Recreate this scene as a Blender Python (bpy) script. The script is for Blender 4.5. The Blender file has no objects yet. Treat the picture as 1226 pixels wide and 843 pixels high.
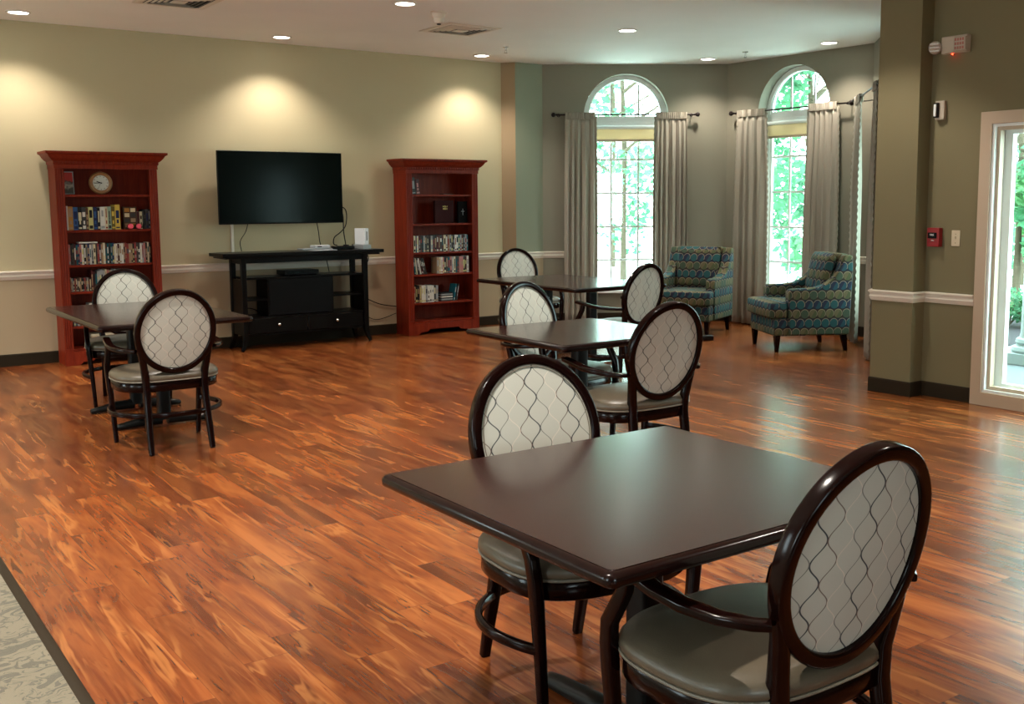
import bpy, math, random
from math import sin, cos, pi, radians
from mathutils import Vector, Matrix
random.seed(7)
SC = bpy.context.scene
COL = SC.collection

# ------------------------------------------------------------------ mesh builder
class MB:
    def __init__(s): s.v=[]; s.f=[]; s.m=[]; s.uv=[]; s.sm=[]
    def face(s, idx, m=0, uv=None, smooth=False):
        s.f.append(tuple(idx)); s.m.append(m); s.uv.append(uv); s.sm.append(smooth)
    def box(s, x0,x1,y0,y1,z0,z1, m=0, M=None):
        b=len(s.v)
        P=[(x0,y0,z0),(x1,y0,z0),(x1,y1,z0),(x0,y1,z0),(x0,y0,z1),(x1,y0,z1),(x1,y1,z1),(x0,y1,z1)]
        if M is not None: P=[tuple(M@Vector(p)) for p in P]
        s.v+=P
        for q in ((0,3,2,1),(4,5,6,7),(0,1,5,4),(1,2,6,5),(2,3,7,6),(3,0,4,7)): s.face([b+i for i in q],m)
        return s
    def sweep(s, pts, sec, closed=False, up=(0,0,1), scales=None, m=0, smooth=True, caps=True):
        pts=[Vector(p) for p in pts]; n=len(pts); k=len(sec); b=len(s.v); up=Vector(up).normalized()
        for i,p in enumerate(pts):
            if closed: t=pts[(i+1)%n]-pts[(i-1)%n]
            else: t=pts[min(i+1,n-1)]-pts[max(i-1,0)]
            t.normalize()
            S=t.cross(up)
            if S.length<1e-4: S=Vector((1,0,0))
            S.normalize(); U=S.cross(t).normalized()
            sc=scales[i] if scales else 1
            for (a,c) in sec: s.v.append(tuple(p+S*a*sc+U*c*sc))
        seg=n if closed else n-1
        for i in range(seg):
            j=(i+1)%n
            for q in range(k):
                r=(q+1)%k
                s.face([b+i*k+q,b+i*k+r,b+j*k+r,b+j*k+q],m,None,smooth)
        if not closed and caps:
            s.face([b+q for q in range(k)][::-1],m); s.face([b+(n-1)*k+q for q in range(k)],m)
        return s
    def tube(s, pts, r, n=8, **k):
        return s.sweep(pts, [(r*cos(2*pi*i/n), r*sin(2*pi*i/n)) for i in range(n)], **k)
    def lathe(s, prof, n=32, M=None, m=0, smooth=True, cap=True):
        b=len(s.v); k=len(prof)
        for i in range(n):
            a=2*pi*i/n
            for (r,z) in prof:
                p=Vector((r*cos(a), r*sin(a), z))
                if M is not None: p=M@p
                s.v.append(tuple(p))
        for i in range(n):
            j=(i+1)%n
            for q in range(k-1):
                s.face([b+i*k+q,b+j*k+q,b+j*k+q+1,b+i*k+q+1],m,None,smooth)
        if cap and prof[0][0]>1e-6: s.face([b+i*k for i in range(n)][::-1],m)
        if cap and prof[-1][0]>1e-6: s.face([b+i*k+k-1 for i in range(n)],m)
        return s
    def prism(s, outline, d0, d1, M=None, m=0):
        """outline in (a,b) plane, extruded along third axis from d0 to d1: point = (a, d, b)"""
        b=len(s.v); n=len(outline)
        for d in (d0,d1):
            for (a,c) in outline:
                p=Vector((a,d,c))
                if M is not None: p=M@p
                s.v.append(tuple(p))
        s.face([b+i for i in range(n)],m); s.face([b+n+i for i in range(n)][::-1],m)
        for i in range(n):
            j=(i+1)%n; s.face([b+j,b+i,b+n+i,b+n+j],m)
        return s
    def build(s, name, mats, parent=None, bevel=0, boxuv=False, angle=40, segs=2, fixn=True):
        me=bpy.data.meshes.new(name); me.from_pydata(s.v,[],s.f)
        if not isinstance(mats,(list,tuple)): mats=[mats]
        for mt in mats: me.materials.append(mt)
        for p,m in zip(me.polygons,s.m): p.material_index=m
        if any(u is not None for u in s.uv) or boxuv:
            uvl=me.uv_layers.new(name='UVMap')
            for p,u in zip(me.polygons,s.uv):
                if u is not None:
                    for li,c in zip(p.loop_indices,u): uvl.data[li].uv=c
                elif boxuv:
                    nn=p.normal
                    for li in p.loop_indices:
                        v=me.vertices[me.loops[li].vertex_index].co
                        ax=max(range(3),key=lambda i:abs(nn[i]))
                        uvl.data[li].uv=((v.y,v.z),(v.x,v.z),(v.x,v.y))[ax]
        for p,sm in zip(me.polygons,s.sm): p.use_smooth=sm or bevel>0
        me.validate(); me.update()
        if fixn:
            import bmesh
            bm=bmesh.new(); bm.from_mesh(me); bmesh.ops.recalc_face_normals(bm,faces=bm.faces); bm.to_mesh(me); bm.free()
        try: me.set_sharp_from_angle(angle=radians(angle))
        except Exception: pass
        o=bpy.data.objects.new(name,me); COL.objects.link(o)
        if parent is not None: o.parent=parent
        if bevel>0:
            md=o.modifiers.new('bevel','BEVEL'); md.width=bevel; md.segments=segs; md.limit_method='ANGLE'; md.angle_limit=radians(35)
            md.harden_normals=False
        return o

def bx(x0,x1,y0,y1,z0,z1): return MB().box(x0,x1,y0,y1,z0,z1)
def rrect(w,h,r,n=4):
    P=[]
    for (cx,cy,a0) in ((w/2-r,h/2-r,0),(-w/2+r,h/2-r,90),(-w/2+r,-h/2+r,180),(w/2-r,-h/2+r,270)):
        for i in range(n+1):
            a=radians(a0+90*i/n); P.append((cx+r*cos(a),cy+r*sin(a)))
    return P
def shape(name, outer, holes, depth, mat, M=None, parent=None, bevel=0):
    """flat outline with holes given thickness 'depth' (0..depth along local z), filled robustly through a curve"""
    cu=bpy.data.curves.new(name,'CURVE'); cu.dimensions='2D'; cu.fill_mode='BOTH'; cu.extrude=depth/2
    for loop in [outer]+list(holes):
        sp=cu.splines.new('POLY'); sp.points.add(len(loop)-1)
        for i,(a,b) in enumerate(loop): sp.points[i].co=(a,b,0,1)
        sp.use_cyclic_u=True
    tmp=bpy.data.objects.new('tmp',cu); COL.objects.link(tmp)
    bpy.context.view_layer.update()
    me=bpy.data.meshes.new_from_object(tmp.evaluated_get(bpy.context.evaluated_depsgraph_get()))
    bpy.data.objects.remove(tmp); bpy.data.curves.remove(cu)
    me.name=name
    T=Matrix.Translation((0,0,depth/2))
    me.transform((M if M is not None else Matrix())@T)
    import bmesh
    bm=bmesh.new(); bm.from_mesh(me); bmesh.ops.remove_doubles(bm,verts=bm.verts,dist=1e-5); bmesh.ops.recalc_face_normals(bm,faces=bm.faces); bm.to_mesh(me); bm.free()
    me.materials.clear(); me.materials.append(mat)
    for p in me.polygons: p.use_smooth=False
    o=bpy.data.objects.new(name,me); COL.objects.link(o)
    if parent is not None: o.parent=parent
    if bevel>0:
        md=o.modifiers.new('bevel','BEVEL'); md.width=bevel; md.segments=2; md.limit_method='ANGLE'
    return o
def text(body, size, mat, M, name='lettering', parent=None, ext=.0006):
    cu=bpy.data.curves.new(name,'FONT'); cu.body=body; cu.size=size; cu.extrude=ext; cu.align_x='CENTER'; cu.align_y='CENTER'
    tmp=bpy.data.objects.new('tmp',cu); COL.objects.link(tmp); bpy.context.view_layer.update()
    me=bpy.data.meshes.new_from_object(tmp.evaluated_get(bpy.context.evaluated_depsgraph_get()))
    bpy.data.objects.remove(tmp); bpy.data.curves.remove(cu)
    me.transform(M); me.materials.clear(); me.materials.append(mat); me.name=name
    o=bpy.data.objects.new(name,me); COL.objects.link(o)
    if parent is not None: o.parent=parent
    return o
def empty(name, loc=(0,0,0), rz=0):
    o=bpy.data.objects.new(name,None); o.empty_display_size=.1; COL.objects.link(o); o.location=loc; o.rotation_euler=(0,0,rz); return o
def tag(o, label, cat, group=None, kind=None):
    o['label']=label; o['category']=cat
    if group: o['group']=group
    if kind: o['kind']=kind
    return o
def struct(o): o['kind']='structure'; return o
KIDS={}
def copy_tree(o, parent=None):
    c=o.copy(); COL.objects.link(c)
    if parent is not None: c.parent=parent
    for ch in list(o.children): copy_tree(ch,c)
    return c

# ------------------------------------------------------------------ materials
def newmat(name):
    m=bpy.data.materials.new(name); m.use_nodes=True; nt=m.node_tree
    b=nt.nodes['Principled BSDF']; return m,nt,b
class G:
    """tiny node graph helper"""
    def __init__(s,nt): s.nt=nt
    def n(s,t,**k):
        nd=s.nt.nodes.new(t)
        for a,v in k.items(): setattr(nd,a,v)
        return nd
    def put(s,sock,v):
        if hasattr(v,'is_output') or isinstance(v,bpy.types.NodeSocket): s.nt.links.new(v,sock)
        elif v is not None: sock.default_value=v
    def math(s,op,a,b=None,c=None,clamp=False):
        nd=s.n('ShaderNodeMath',operation=op,use_clamp=clamp)
        s.put(nd.inputs[0],a)
        if b is not None: s.put(nd.inputs[1],b)
        if c is not None: s.put(nd.inputs[2],c)
        return nd.outputs[0]
    def mix(s,f,a,b,mode='MIX'):
        nd=s.n('ShaderNodeMix',data_type='RGBA',blend_type=mode)
        s.put(nd.inputs[0],f); s.put(nd.inputs[6],a if not isinstance(a,tuple) else (*a[:3],1)); s.put(nd.inputs[7],b if not isinstance(b,tuple) else (*b[:3],1))
        return nd.outputs[2]
    def sep(s,v):
        nd=s.n('ShaderNodeSeparateXYZ'); s.put(nd.inputs[0],v); return nd.outputs
    def comb(s,x,y,z=0.0):
        nd=s.n('ShaderNodeCombineXYZ'); s.put(nd.inputs[0],x); s.put(nd.inputs[1],y); s.put(nd.inputs[2],z); return nd.outputs[0]
    def noise(s,v,scale,detail=3,rough=.5,dist=0):
        nd=s.n('ShaderNodeTexNoise'); s.put(nd.inputs['Vector'],v); nd.inputs['Scale'].default_value=scale; nd.inputs['Detail'].default_value=detail
        nd.inputs['Roughness'].default_value=rough; nd.inputs['Distortion'].default_value=dist; return nd.outputs[0]
    def white(s,v):
        nd=s.n('ShaderNodeTexWhiteNoise',noise_dimensions='3D'); s.put(nd.inputs['Vector'],v); return nd.outputs
    def ramp(s,f,stops,interp='LINEAR'):
        nd=s.n('ShaderNodeValToRGB'); s.put(nd.inputs[0],f); cr=nd.color_ramp; cr.interpolation=interp
        while len(cr.elements)<len(stops): cr.elements.new(.5)
        for e,(p,c) in zip(cr.elements,stops): e.position=p; e.color=(*c,1)
        return nd.outputs[0]
    def smooth(s,v,a,b):
        nd=s.n('ShaderNodeMapRange',interpolation_type='SMOOTHSTEP'); s.put(nd.inputs[0],v); nd.inputs[1].default_value=a; nd.inputs[2].default_value=b
        return nd.outputs[0]
    def bump(s,h,strength=.2,dist=.01):
        nd=s.n('ShaderNodeBump'); nd.inputs['Strength'].default_value=strength; nd.inputs['Distance'].default_value=dist; s.put(nd.inputs['Height'],h); return nd.outputs[0]
    def pos(s): return s.n('ShaderNodeNewGeometry').outputs['Position']
    def obj(s): return s.n('ShaderNodeTexCoord').outputs['Object']
    def uv(s): return s.n('ShaderNodeTexCoord').outputs['UV']
def lin(r,g,b):
    f=lambda c:(c/255/12.92) if c/255<=.04045 else ((c/255+.055)/1.055)**2.4
    return (f(r),f(g),f(b))
def simple(name,col,rough=.5,metal=0,noise=0,scale=30,bump=0,spec=None,coat=0):
    m,nt,b=newmat(name); g=G(nt)
    if spec is None and max(col)<.15: spec=.28
    b.inputs['Base Color'].default_value=(*col,1); b.inputs['Roughness'].default_value=rough; b.inputs['Metallic'].default_value=metal
    if spec is not None: b.inputs['Specular IOR Level'].default_value=spec
    if coat: b.inputs['Coat Weight'].default_value=coat; b.inputs['Coat Roughness'].default_value=.12
    if noise or bump:
        nz=g.noise(g.obj(),scale,4)
        if noise:
            c=g.mix(nz,tuple(x*(1-noise) for x in col),tuple(min(1,x*(1+noise)) for x in col)); nt.links.new(c,b.inputs['Base Color'])
        if bump: nt.links.new(g.bump(nz,bump,.003),b.inputs['Normal'])
    return m
def emit(name,col,st):
    m,nt,b=newmat(name); b.inputs['Base Color'].default_value=(*col,1); b.inputs['Emission Color'].default_value=(*col,1); b.inputs['Emission Strength'].default_value=st; return m
def wallmat(name,col):
    m,nt,b=newmat(name); g=G(nt); p=g.pos()
    nz=g.noise(p,1.3,2); fine=g.noise(p,220,2)
    nt.links.new(g.mix(nz,tuple(x*.95 for x in col),tuple(min(1,x*1.05) for x in col)),b.inputs['Base Color'])
    nt.links.new(g.bump(fine,.12,.002),b.inputs['Normal']); b.inputs['Roughness'].default_value=.75
    return m
M_TVW=wallmat('cream_paint',(.50,.425,.265)); M_TVL=wallmat('tan_paint',(.42,.32,.20))
M_OLV=wallmat('olive_paint',(.21,.192,.14)); M_OLR=wallmat('olive_brown_paint',(.185,.155,.078))
M_CEIL=wallmat('ceiling_paint',(.88,.85,.81))
M_TRIM=simple('trim_paint',(.74,.67,.57),.35); M_WHITE=simple('white_frame_paint',(.80,.82,.80),.35)
M_BASE=simple('dark_vinyl_base',(.026,.018,.010),.6,spec=.1)
M_CASING=simple('taupe_casing_paint',(.50,.38,.27),.45)

def woodmat(name,dark,mid,light,rough=.3,scale=(14,14,1.2),coat=.0,axis=2,spec=.5):
    m,nt,b=newmat(name); g=G(nt); s=g.sep(g.obj())
    sc=[14.0,14.0,14.0]; sc[axis]=1.3
    v=g.comb(g.math('MULTIPLY',s[0],sc[0]),g.math('MULTIPLY',s[1],sc[1]),g.math('MULTIPLY',s[2],sc[2]))
    nz=g.noise(v,2.2,5,.6,.6)
    nt.links.new(g.ramp(nz,[(.25,dark),(.5,mid),(.8,light)]),b.inputs['Base Color'])
    b.inputs['Roughness'].default_value=rough; b.inputs['Specular IOR Level'].default_value=spec; b.inputs['Coat Weight'].default_value=coat; b.inputs['Coat Roughness'].default_value=.15
    return m
M_CHERRY=woodmat('cherry_wood',(.125,.0105,.0035),(.185,.018,.0055),(.24,.029,.008),.45,coat=0,spec=.16)
M_CHAIRW=woodmat('mahogany_frame',(.0035,.0009,.0008),(.006,.0014,.0011),(.010,.0024,.0018),.16,coat=0,spec=.17)
M_TABLE=woodmat('dark_table_wood',(.018,.0046,.003),(.026,.0066,.0042),(.034,.0095,.006),.24,coat=.50,axis=0,spec=.20)
M_TEDGE=simple('table_edge_wood',(.008,.0022,.0018),.18,spec=.26)
M_BLACKM=simple('black_metal',(.003,.0033,.003),.42,spec=.18)
M_ESP=woodmat('espresso_wood',(.0015,.001,.0008),(.0022,.0013,.001),(.003,.002,.0015),.30,spec=.12)
M_STEEL=simple('brushed_steel',(.6,.58,.55),.25,metal=1)
M_BLKP=simple('black_plastic',(.003,.003,.0033),.4,spec=.12)
M_SCREEN=simple('dark_screen_glass',(.002,.004,.0035),.16,spec=.10)
M_BRONZE=simple('dark_bronze_metal',(.018,.012,.010),.35,metal=.3)

# seat vinyl
m,nt,b=newmat('taupe_vinyl'); g=G(nt)
nz=g.noise(g.obj(),5,4,.6); fn=g.noise(g.obj(),260,2)
nt.links.new(g.ramp(nz,[(.3,(.078,.060,.039)),(.7,(.112,.090,.060))]),b.inputs['Base Color']); b.inputs['Roughness'].default_value=.38
nt.links.new(g.bump(fn,.15,.002),b.inputs['Normal']); M_VINYL=m
M_PIPE=simple('grey_piping',(.19,.165,.125),.5)

# ogee fabric for chair backs
m,nt,b=newmat('ogee_fabric'); g=G(nt); u=g.sep(g.uv()); s_=.0385; A=.0185; P=.105
x=g.math('ADD',u[0],10.0); w=g.math('MULTIPLY',g.math('SINE',g.math('MULTIPLY',u[1],2*pi/P)),A)
wv=g.noise(g.uv(),2600,2)
col=g.mix(wv,(.43,.43,.375),(.54,.535,.475))
for j,(c,th,al) in enumerate([((.020,.028,.035),.0021,1),((.12,.08,.065),.0016,.95),((.72,.62,.52),.0013,.7),((.13,.13,.12),.0014,.9)]):
    q=g.math('SUBTRACT',x,j*s_)
    q=g.math('SUBTRACT',q,w) if j%2==0 else g.math('ADD',q,w)
    d=g.math('PINGPONG',q,2*s_)
    nd=g.n('ShaderNodeMapRange',interpolation_type='SMOOTHSTEP'); g.put(nd.inputs[0],d)
    nd.inputs[1].default_value=th*.6; nd.inputs[2].default_value=th*1.7; nd.inputs[3].default_value=al; nd.inputs[4].default_value=0
    col=g.mix(nd.outputs[0],col,c)
nt.links.new(col,b.inputs['Base Color']); b.inputs['Roughness'].default_value=.7
nt.links.new(g.bump(wv,.1,.001),b.inputs['Normal']); M_OGEE=m

# armchair fabric: rows of discs, olive row / teal row
m,nt,b=newmat('patterned_upholstery'); g=G(nt); u=g.sep(g.uv()); cw=.088; rh=.094
xs=g.math('DIVIDE',g.math('ADD',u[0],10.0),cw); ys=g.math('DIVIDE',g.math('ADD',u[1],10.0),rh)
row=g.math('FLOOR',ys); par=g.math('MODULO',row,2.0)
xo=g.math('ADD',xs,g.math('MULTIPLY',par,.5)); cx=g.math('FLOOR',xo)
fx=g.math('SUBTRACT',g.math('SUBTRACT',xo,cx),.5); fy=g.math('SUBTRACT',g.math('SUBTRACT',ys,row),.5)
r=g.math('SQRT',g.math('ADD',g.math('MULTIPLY',fx,fx),g.math('MULTIPLY',fy,fy)))
half=g.math('GREATER_THAN',g.math('ADD',fx,g.math('MULTIPLY',fy,.6)),.0)
rnd=g.white(g.comb(cx,row,0))[0]
ol=g.mix(half,(.060,.066,.024),(.105,.082,.036)); te=g.mix(half,(.006,.048,.070),(.007,.012,.036))
ol=g.mix(g.math('GREATER_THAN',rnd,.62),ol,(.034,.056,.032)); te=g.mix(g.math('GREATER_THAN',rnd,.6),te,(.006,.062,.070))
inside=g.mix(par,ol,te)
gap=g.mix(par,(.022,.013,.008),(.005,.007,.018))
ins=g.smooth(r,.50,.46)
# crescent outline
ring=g.math('MULTIPLY',g.smooth(r,.40,.46),g.smooth(r,.54,.48))
ring=g.math('MULTIPLY',ring,g.math('GREATER_THAN',g.math('SUBTRACT',fy,g.math('MULTIPLY',fx,.4)),-.12))
nd=g.n('ShaderNodeMapRange',interpolation_type='SMOOTHSTEP'); g.put(nd.inputs[0],r); nd.inputs[1].default_value=.44; nd.inputs[2].default_value=.5; nd.inputs[3].default_value=1; nd.inputs[4].default_value=0
col=g.mix(nd.outputs[0],gap,inside)
nd2=g.n('ShaderNodeMapRange',interpolation_type='SMOOTHSTEP'); g.put(nd2.inputs[0],g.math('ABSOLUTE',g.math('SUBTRACT',r,.47))); nd2.inputs[1].default_value=.012; nd2.inputs[2].default_value=.045; nd2.inputs[3].default_value=.8; nd2.inputs[4].default_value=0
msk=g.math('MULTIPLY',nd2.outputs[0],g.math('GREATER_THAN',g.math('SUBTRACT',fy,g.math('MULTIPLY',fx,.5)),-.05))
col=g.mix(msk,col,(.30,.225,.15))
fn=g.noise(g.uv(),700,2); col=g.mix(g.math('MULTIPLY',fn,.10),col,(.30,.27,.22))
nt.links.new(col,b.inputs['Base Color']); b.inputs['Roughness'].default_value=.7; b.inputs['Specular IOR Level'].default_value=.12
nt.links.new(g.bump(fn,.2,.002),b.inputs['Normal']); M_ARM=m

# curtain linen
m,nt,b=newmat('taupe_linen'); g=G(nt)
nz=g.noise(g.obj(),350,3); nt.links.new(g.mix(nz,(.30,.265,.21),(.42,.375,.30)),b.inputs['Base Color']); b.inputs['Roughness'].default_value=.7
nt.links.new(g.bump(nz,.2,.002),b.inputs['Normal'])
tr=g.n('ShaderNodeBsdfTranslucent'); tr.inputs[0].default_value=(.42,.37,.29,1); mx=g.n('ShaderNodeMixShader'); mx.inputs[0].default_value=.12
nt.links.new(b.outputs[0],mx.inputs[1]); nt.links.new(tr.outputs[0],mx.inputs[2]); nt.links.new(mx.outputs[0],nt.nodes['Material Output'].inputs[0]); M_CURT=m
m,nt,b=newmat('shade_cloth'); g=G(nt); b.inputs['Base Color'].default_value=(.66,.60,.45,1)
tr=g.n('ShaderNodeBsdfTranslucent'); tr.inputs[0].default_value=(.70,.54,.36,1); mx=g.n('ShaderNodeMixShader'); mx.inputs[0].default_value=.45
nt.links.new(b.outputs[0],mx.inputs[1]); nt.links.new(tr.outputs[0],mx.inputs[2]); nt.links.new(mx.outputs[0],nt.nodes['Material Output'].inputs[0]); M_SHADE=m
# window glass
m,nt,b=newmat('window_glass'); g=G(nt)
t=g.n('ShaderNodeBsdfTransparent'); t.inputs[0].default_value=(.86,.95,.92,1); gl=g.n('ShaderNodeBsdfGlossy'); gl.inputs['Roughness'].default_value=.02
mx=g.n('ShaderNodeMixShader'); mx.inputs[0].default_value=.05
nt.links.new(t.outputs[0],mx.inputs[1]); nt.links.new(gl.outputs[0],mx.inputs[2]); nt.links.new(mx.outputs[0],nt.nodes['Material Output'].inputs[0]); M_GLASS=m

# plank floor
m,nt,b=newmat('plank_floor'); g=G(nt); p=g.sep(g.pos()); PW=.155; PL=1.22
xr=g.math('DIVIDE',g.math('ADD',p[0],50.0),PW); row=g.math('FLOOR',xr); fx=g.math('SUBTRACT',xr,row)
ro=g.white(g.comb(row,3.0,0))[0]
yr=g.math('ADD',g.math('DIVIDE',g.math('ADD',p[1],50.0),PL),g.math('MULTIPLY',ro,7.3)); cy=g.math('FLOOR',yr); fy=g.math('SUBTRACT',yr,cy)
wn=g.white(g.comb(row,cy,1.0)); rv=wn[0]
off=g.math('MULTIPLY',rv,37.0)
def stretch(kx,ky,o2=0.0): return g.comb(g.math('ADD',g.math('MULTIPLY',p[0],kx),off),g.math('ADD',g.math('MULTIPLY',p[1],ky),off),g.math('ADD',off,o2))
n1=g.noise(stretch(5.5,.9),1.5,3,.55,.6)
n2=g.noise(stretch(60,3.2),1.0,3,.55,.5)
nA=g.noise(stretch(13.0,1.25,3.0),1.0,3,.5,.55); nM=g.noise(stretch(6.0,1.2,9.0),1.0,2,.5,.3); nB=g.noise(stretch(10.0,2.6,5.0),1.0,3,.6,1.6)
def ridge(v,c,w): return g.smooth(g.math('ABSOLUTE',g.math('SUBTRACT',v,c)),w,w*.15)
base=g.ramp(n1,[(.28,(.075,.014,.0045)),(.44,(.150,.033,.009)),(.56,(.235,.060,.014)),(.70,(.34,.105,.025))])
base=g.mix(g.math('MULTIPLY',g.smooth(n2,.35,.75),.30),base,(.33,.105,.026))
base=g.mix(g.math('MULTIPLY',g.math('MULTIPLY',ridge(nA,.53,.055),g.smooth(nM,.44,.60)),.52),base,(.47,.18,.048))
base=g.mix(g.math('MULTIPLY',g.math('MULTIPLY',ridge(nA,.42,.030),g.smooth(nM,.54,.40)),.24),base,(.36,.125,.032))
base=g.mix(g.math('MULTIPLY',g.smooth(nB,.60,.78),.70),base,(.075,.016,.006))
base=g.mix(g.math('MULTIPLY',g.math('MULTIPLY',ridge(nA,.585,.014),g.smooth(nB,.50,.60)),.8),base,(.045,.011,.005))
tn=g.n('ShaderNodeVectorMath',operation='SCALE'); nt.links.new(base,tn.inputs[0])
tone=g.math('ADD',g.math('MULTIPLY',rv,.36),.66)
nt.links.new(tone,tn.inputs[3])
ex=g.math('MINIMUM',fx,g.math('SUBTRACT',1.0,fx)); ey=g.math('MINIMUM',fy,g.math('SUBTRACT',1.0,fy))
gapx=g.math('LESS_THAN',ex,.010); gapy=g.math('LESS_THAN',ey,.0016)
gp=g.math('MAXIMUM',gapx,gapy)
col=g.mix(g.math('MULTIPLY',gp,.45),tn.outputs[0],(.08,.02,.01))
nt.links.new(col,b.inputs['Base Color'])
rg=g.math('ADD',g.math('MULTIPLY',n2,.04),.23); nt.links.new(rg,b.inputs['Roughness'])
nt.links.new(g.bump(g.math('SUBTRACT',1.0,gp),.04,.001),b.inputs['Normal']); b.inputs['Specular IOR Level'].default_value=.42
M_FLOOR=m
# carpet with leafy strokes
m,nt,b=newmat('leaf_carpet'); g=G(nt); p=g.pos(); ps=g.sep(p)
a=g.noise(p,6,2,.5); 
v=g.comb(g.math('ADD',g.math('MULTIPLY',ps[0],9.0),g.math('MULTIPLY',a,7.0)),g.math('ADD',g.math('MULTIPLY',ps[1],24.0),g.math('MULTIPLY',a,9.0)),0.0)
n1=g.noise(v,1.0,2,.5,1.2); n2=g.noise(p,18,3,.6,1.5); fz=g.noise(p,600,2)
msk=g.math('MAXIMUM',g.smooth(n1,.52,.60),g.smooth(n2,.57,.62))
col=g.mix(msk,(.165,.142,.095),(.066,.062,.042)); col=g.mix(g.math('MULTIPLY',fz,.4),col,(.28,.25,.20))
nt.links.new(col,b.inputs['Base Color']); b.inputs['Roughness'].default_value=.95; nt.links.new(g.bump(g.math('ADD',fz,msk),.5,.004),b.inputs['Normal']); M_CARPET=m

# ------------------------------------------------------------------ room shell
H=3.2; YW=10.95
A=Vector((7.79,10.8,0)); B=Vector((9.67,9.48,0)); C=Vector((9.72,7.35,0)); D=Vector((8.18,5.83,0))
XR=7.16; XP=7.01
floor_poly=[(.681,-3.5),(7.4,-3.5),(7.4,4.9),(8.4,5.6),(10.0,7.2),(9.95,9.65),(7.9,11.1),(.681,11.1)]
def slab(name,poly,z0,z1,mat,kind=True):
    o=shape(name,poly,[],z1-z0,mat,Matrix.Translation((0,0,z0)))
    if kind: struct(o)
    return o
slab('floor',floor_poly,-.06,0,M_FLOOR)
slab('floor_carpet',[(-3.6,-3.5),(.650,-3.5),(.650,11.1),(-3.6,11.1)],-.06,.004,M_CARPET)
o=MB().prism([(.646,-.05),(.684,-.05),(.684,.004),(.678,.007),(.652,.007),(.646,.004)],-3.5,10.95).build('trim_1',M_BASE); struct(o)
# where carpet meets the tv wall on the far left it is hidden: carpet runs the full length
slab('ceiling',[(-3.7,-3.6),(7.4,-3.6),(7.4,4.9),(8.4,5.6),(10.0,7.2),(9.95,9.65),(7.9,11.1),(-3.7,11.1)],H,H+.08,M_CEIL)

def vframe(P,Q):
    """matrix: local x along P->Q, local y up, local z = outward (to the right side of P->Q ... chosen so it is away from room)"""
    d=(P-Q).normalized(); up=Vector((0,0,1)); out=d.cross(up)   # local x runs Q->P, local z points out of the room
    M=Matrix((( d.x,up.x,out.x,Q.x),(d.y,up.y,out.y,Q.y),(d.z,up.z,out.z,Q.z),(0,0,0,1)))
    return M,(Q-P).length
def wall(name,P,Q,mat,z0=0,z1=H,holes=(),th=.16):
    M,L=vframe(Vector((P[0],P[1],0)),Vector((Q[0],Q[1],0)))
    o=shape(name,[(0,z0),(L,z0),(L,z1),(0,z1)],holes,th,mat,M); struct(o); return o
RL=.86; RR=.775   # where the lower colour begins (middle of the rails)
wall('wall_back',(-3.6,YW),(7.277,YW),M_TVW,RL,H)
wall('wall_back_lower',(-3.6,YW),(7.277,YW),M_TVL,0,RL)
# pilaster between the television wall and the bay
def solid(name,poly,z0,z1,mat):
    return struct(shape(name,poly,[],z1-z0,mat,Matrix.Translation((0,0,z0))))
pil=[(7.277,10.945),(7.382,10.80),(7.79,10.80),(7.98,10.95),(7.98,11.1),(7.277,11.1)]
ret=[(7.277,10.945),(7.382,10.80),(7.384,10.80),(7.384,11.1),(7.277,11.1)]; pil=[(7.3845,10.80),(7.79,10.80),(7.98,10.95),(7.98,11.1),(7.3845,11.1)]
solid('wall_back_return',ret,RL,H,wallmat('tan_brown_paint',(.31,.22,.125))); solid('wall_back_return_lower',ret,0,RL,M_TVL); solid('wall_back_pilaster',pil,RL,H,wallmat('daylit_olive_paint',(.24,.255,.18))); solid('wall_back_pilaster_lower',pil,0,RL,M_TVL)  # pilaster face: olive paint with greenish daylight put into its colour
def arch(c,w,z0,zs,n=28):
    P=[(c-w,z0),(c+w,z0)]
    for i in range(n+1):
        a=pi*i/n; P.append((c+w*cos(a),zs+w*sin(a)))
    return P
WZ0=.40; WZS=2.555; WW=.53
def baywall(side,P,Q,c):
    M,L=vframe(P,Q)
    c=L-c; h=arch(c,WW,WZ0,WZS)
    o=shape('wall_'+side,[(0,0),(L,0),(L,H),(0,H)],[h],.22,M_OLV,M); struct(o)
    return M,L
bays=[('bay_left',A,B,1.04),('bay_middle',B,C,1.04+.0),('bay_right',C,D,1.08)]
# window centre on the middle wall: Y from 8.98 to 7.905 -> centre 8.44
bays[1]=('bay_middle',B,C,9.48-8.445)
slabM=[]
for i,(sd,P,Q,c) in enumerate(bays):
    M,L=baywall(sd,P,Q,c); slabM.append((M,L,L-c))
# right side: pillar and wall with the tall fixed window
solid('wall_right_pillar',[(XP,4.88),(XP,5.25),(D.x,D.y),(D.x+.3,D.y-.3),(7.4,4.88)],0,H,M_OLR)
DY0,DY1,DZ=2.95,4.36,2.06
Mr,Lr=vframe(Vector((XR,4.90,0)),Vector((XR,-3.5,0)))
struct(shape('wall_right',[(0,0),(Lr,0),(Lr,H),(0,H)],[[(3.5+DY0,.10),(3.5+DY1,.10),(3.5+DY1,DZ),(3.5+DY0,DZ)]],.2,M_OLR,Mr))
rc=lambda a,b_: [(a,.9),(b_,.9),(b_,2.3),(a,2.3)]
M_FAR=wallmat('far_wall_paint',(.70,.66,.56))
wall('wall_left',(-3.6,-3.5),(-3.6,YW),M_FAR,holes=[rc(9.6,10.8),rc(1.6,2.8),rc(5.6,6.8)]); wall('wall_front',(XR,-3.5),(-3.6,-3.5),M_FAR,holes=[rc(3.2,4.3)])  # unseen window openings invented to let in daylight as fill

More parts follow.
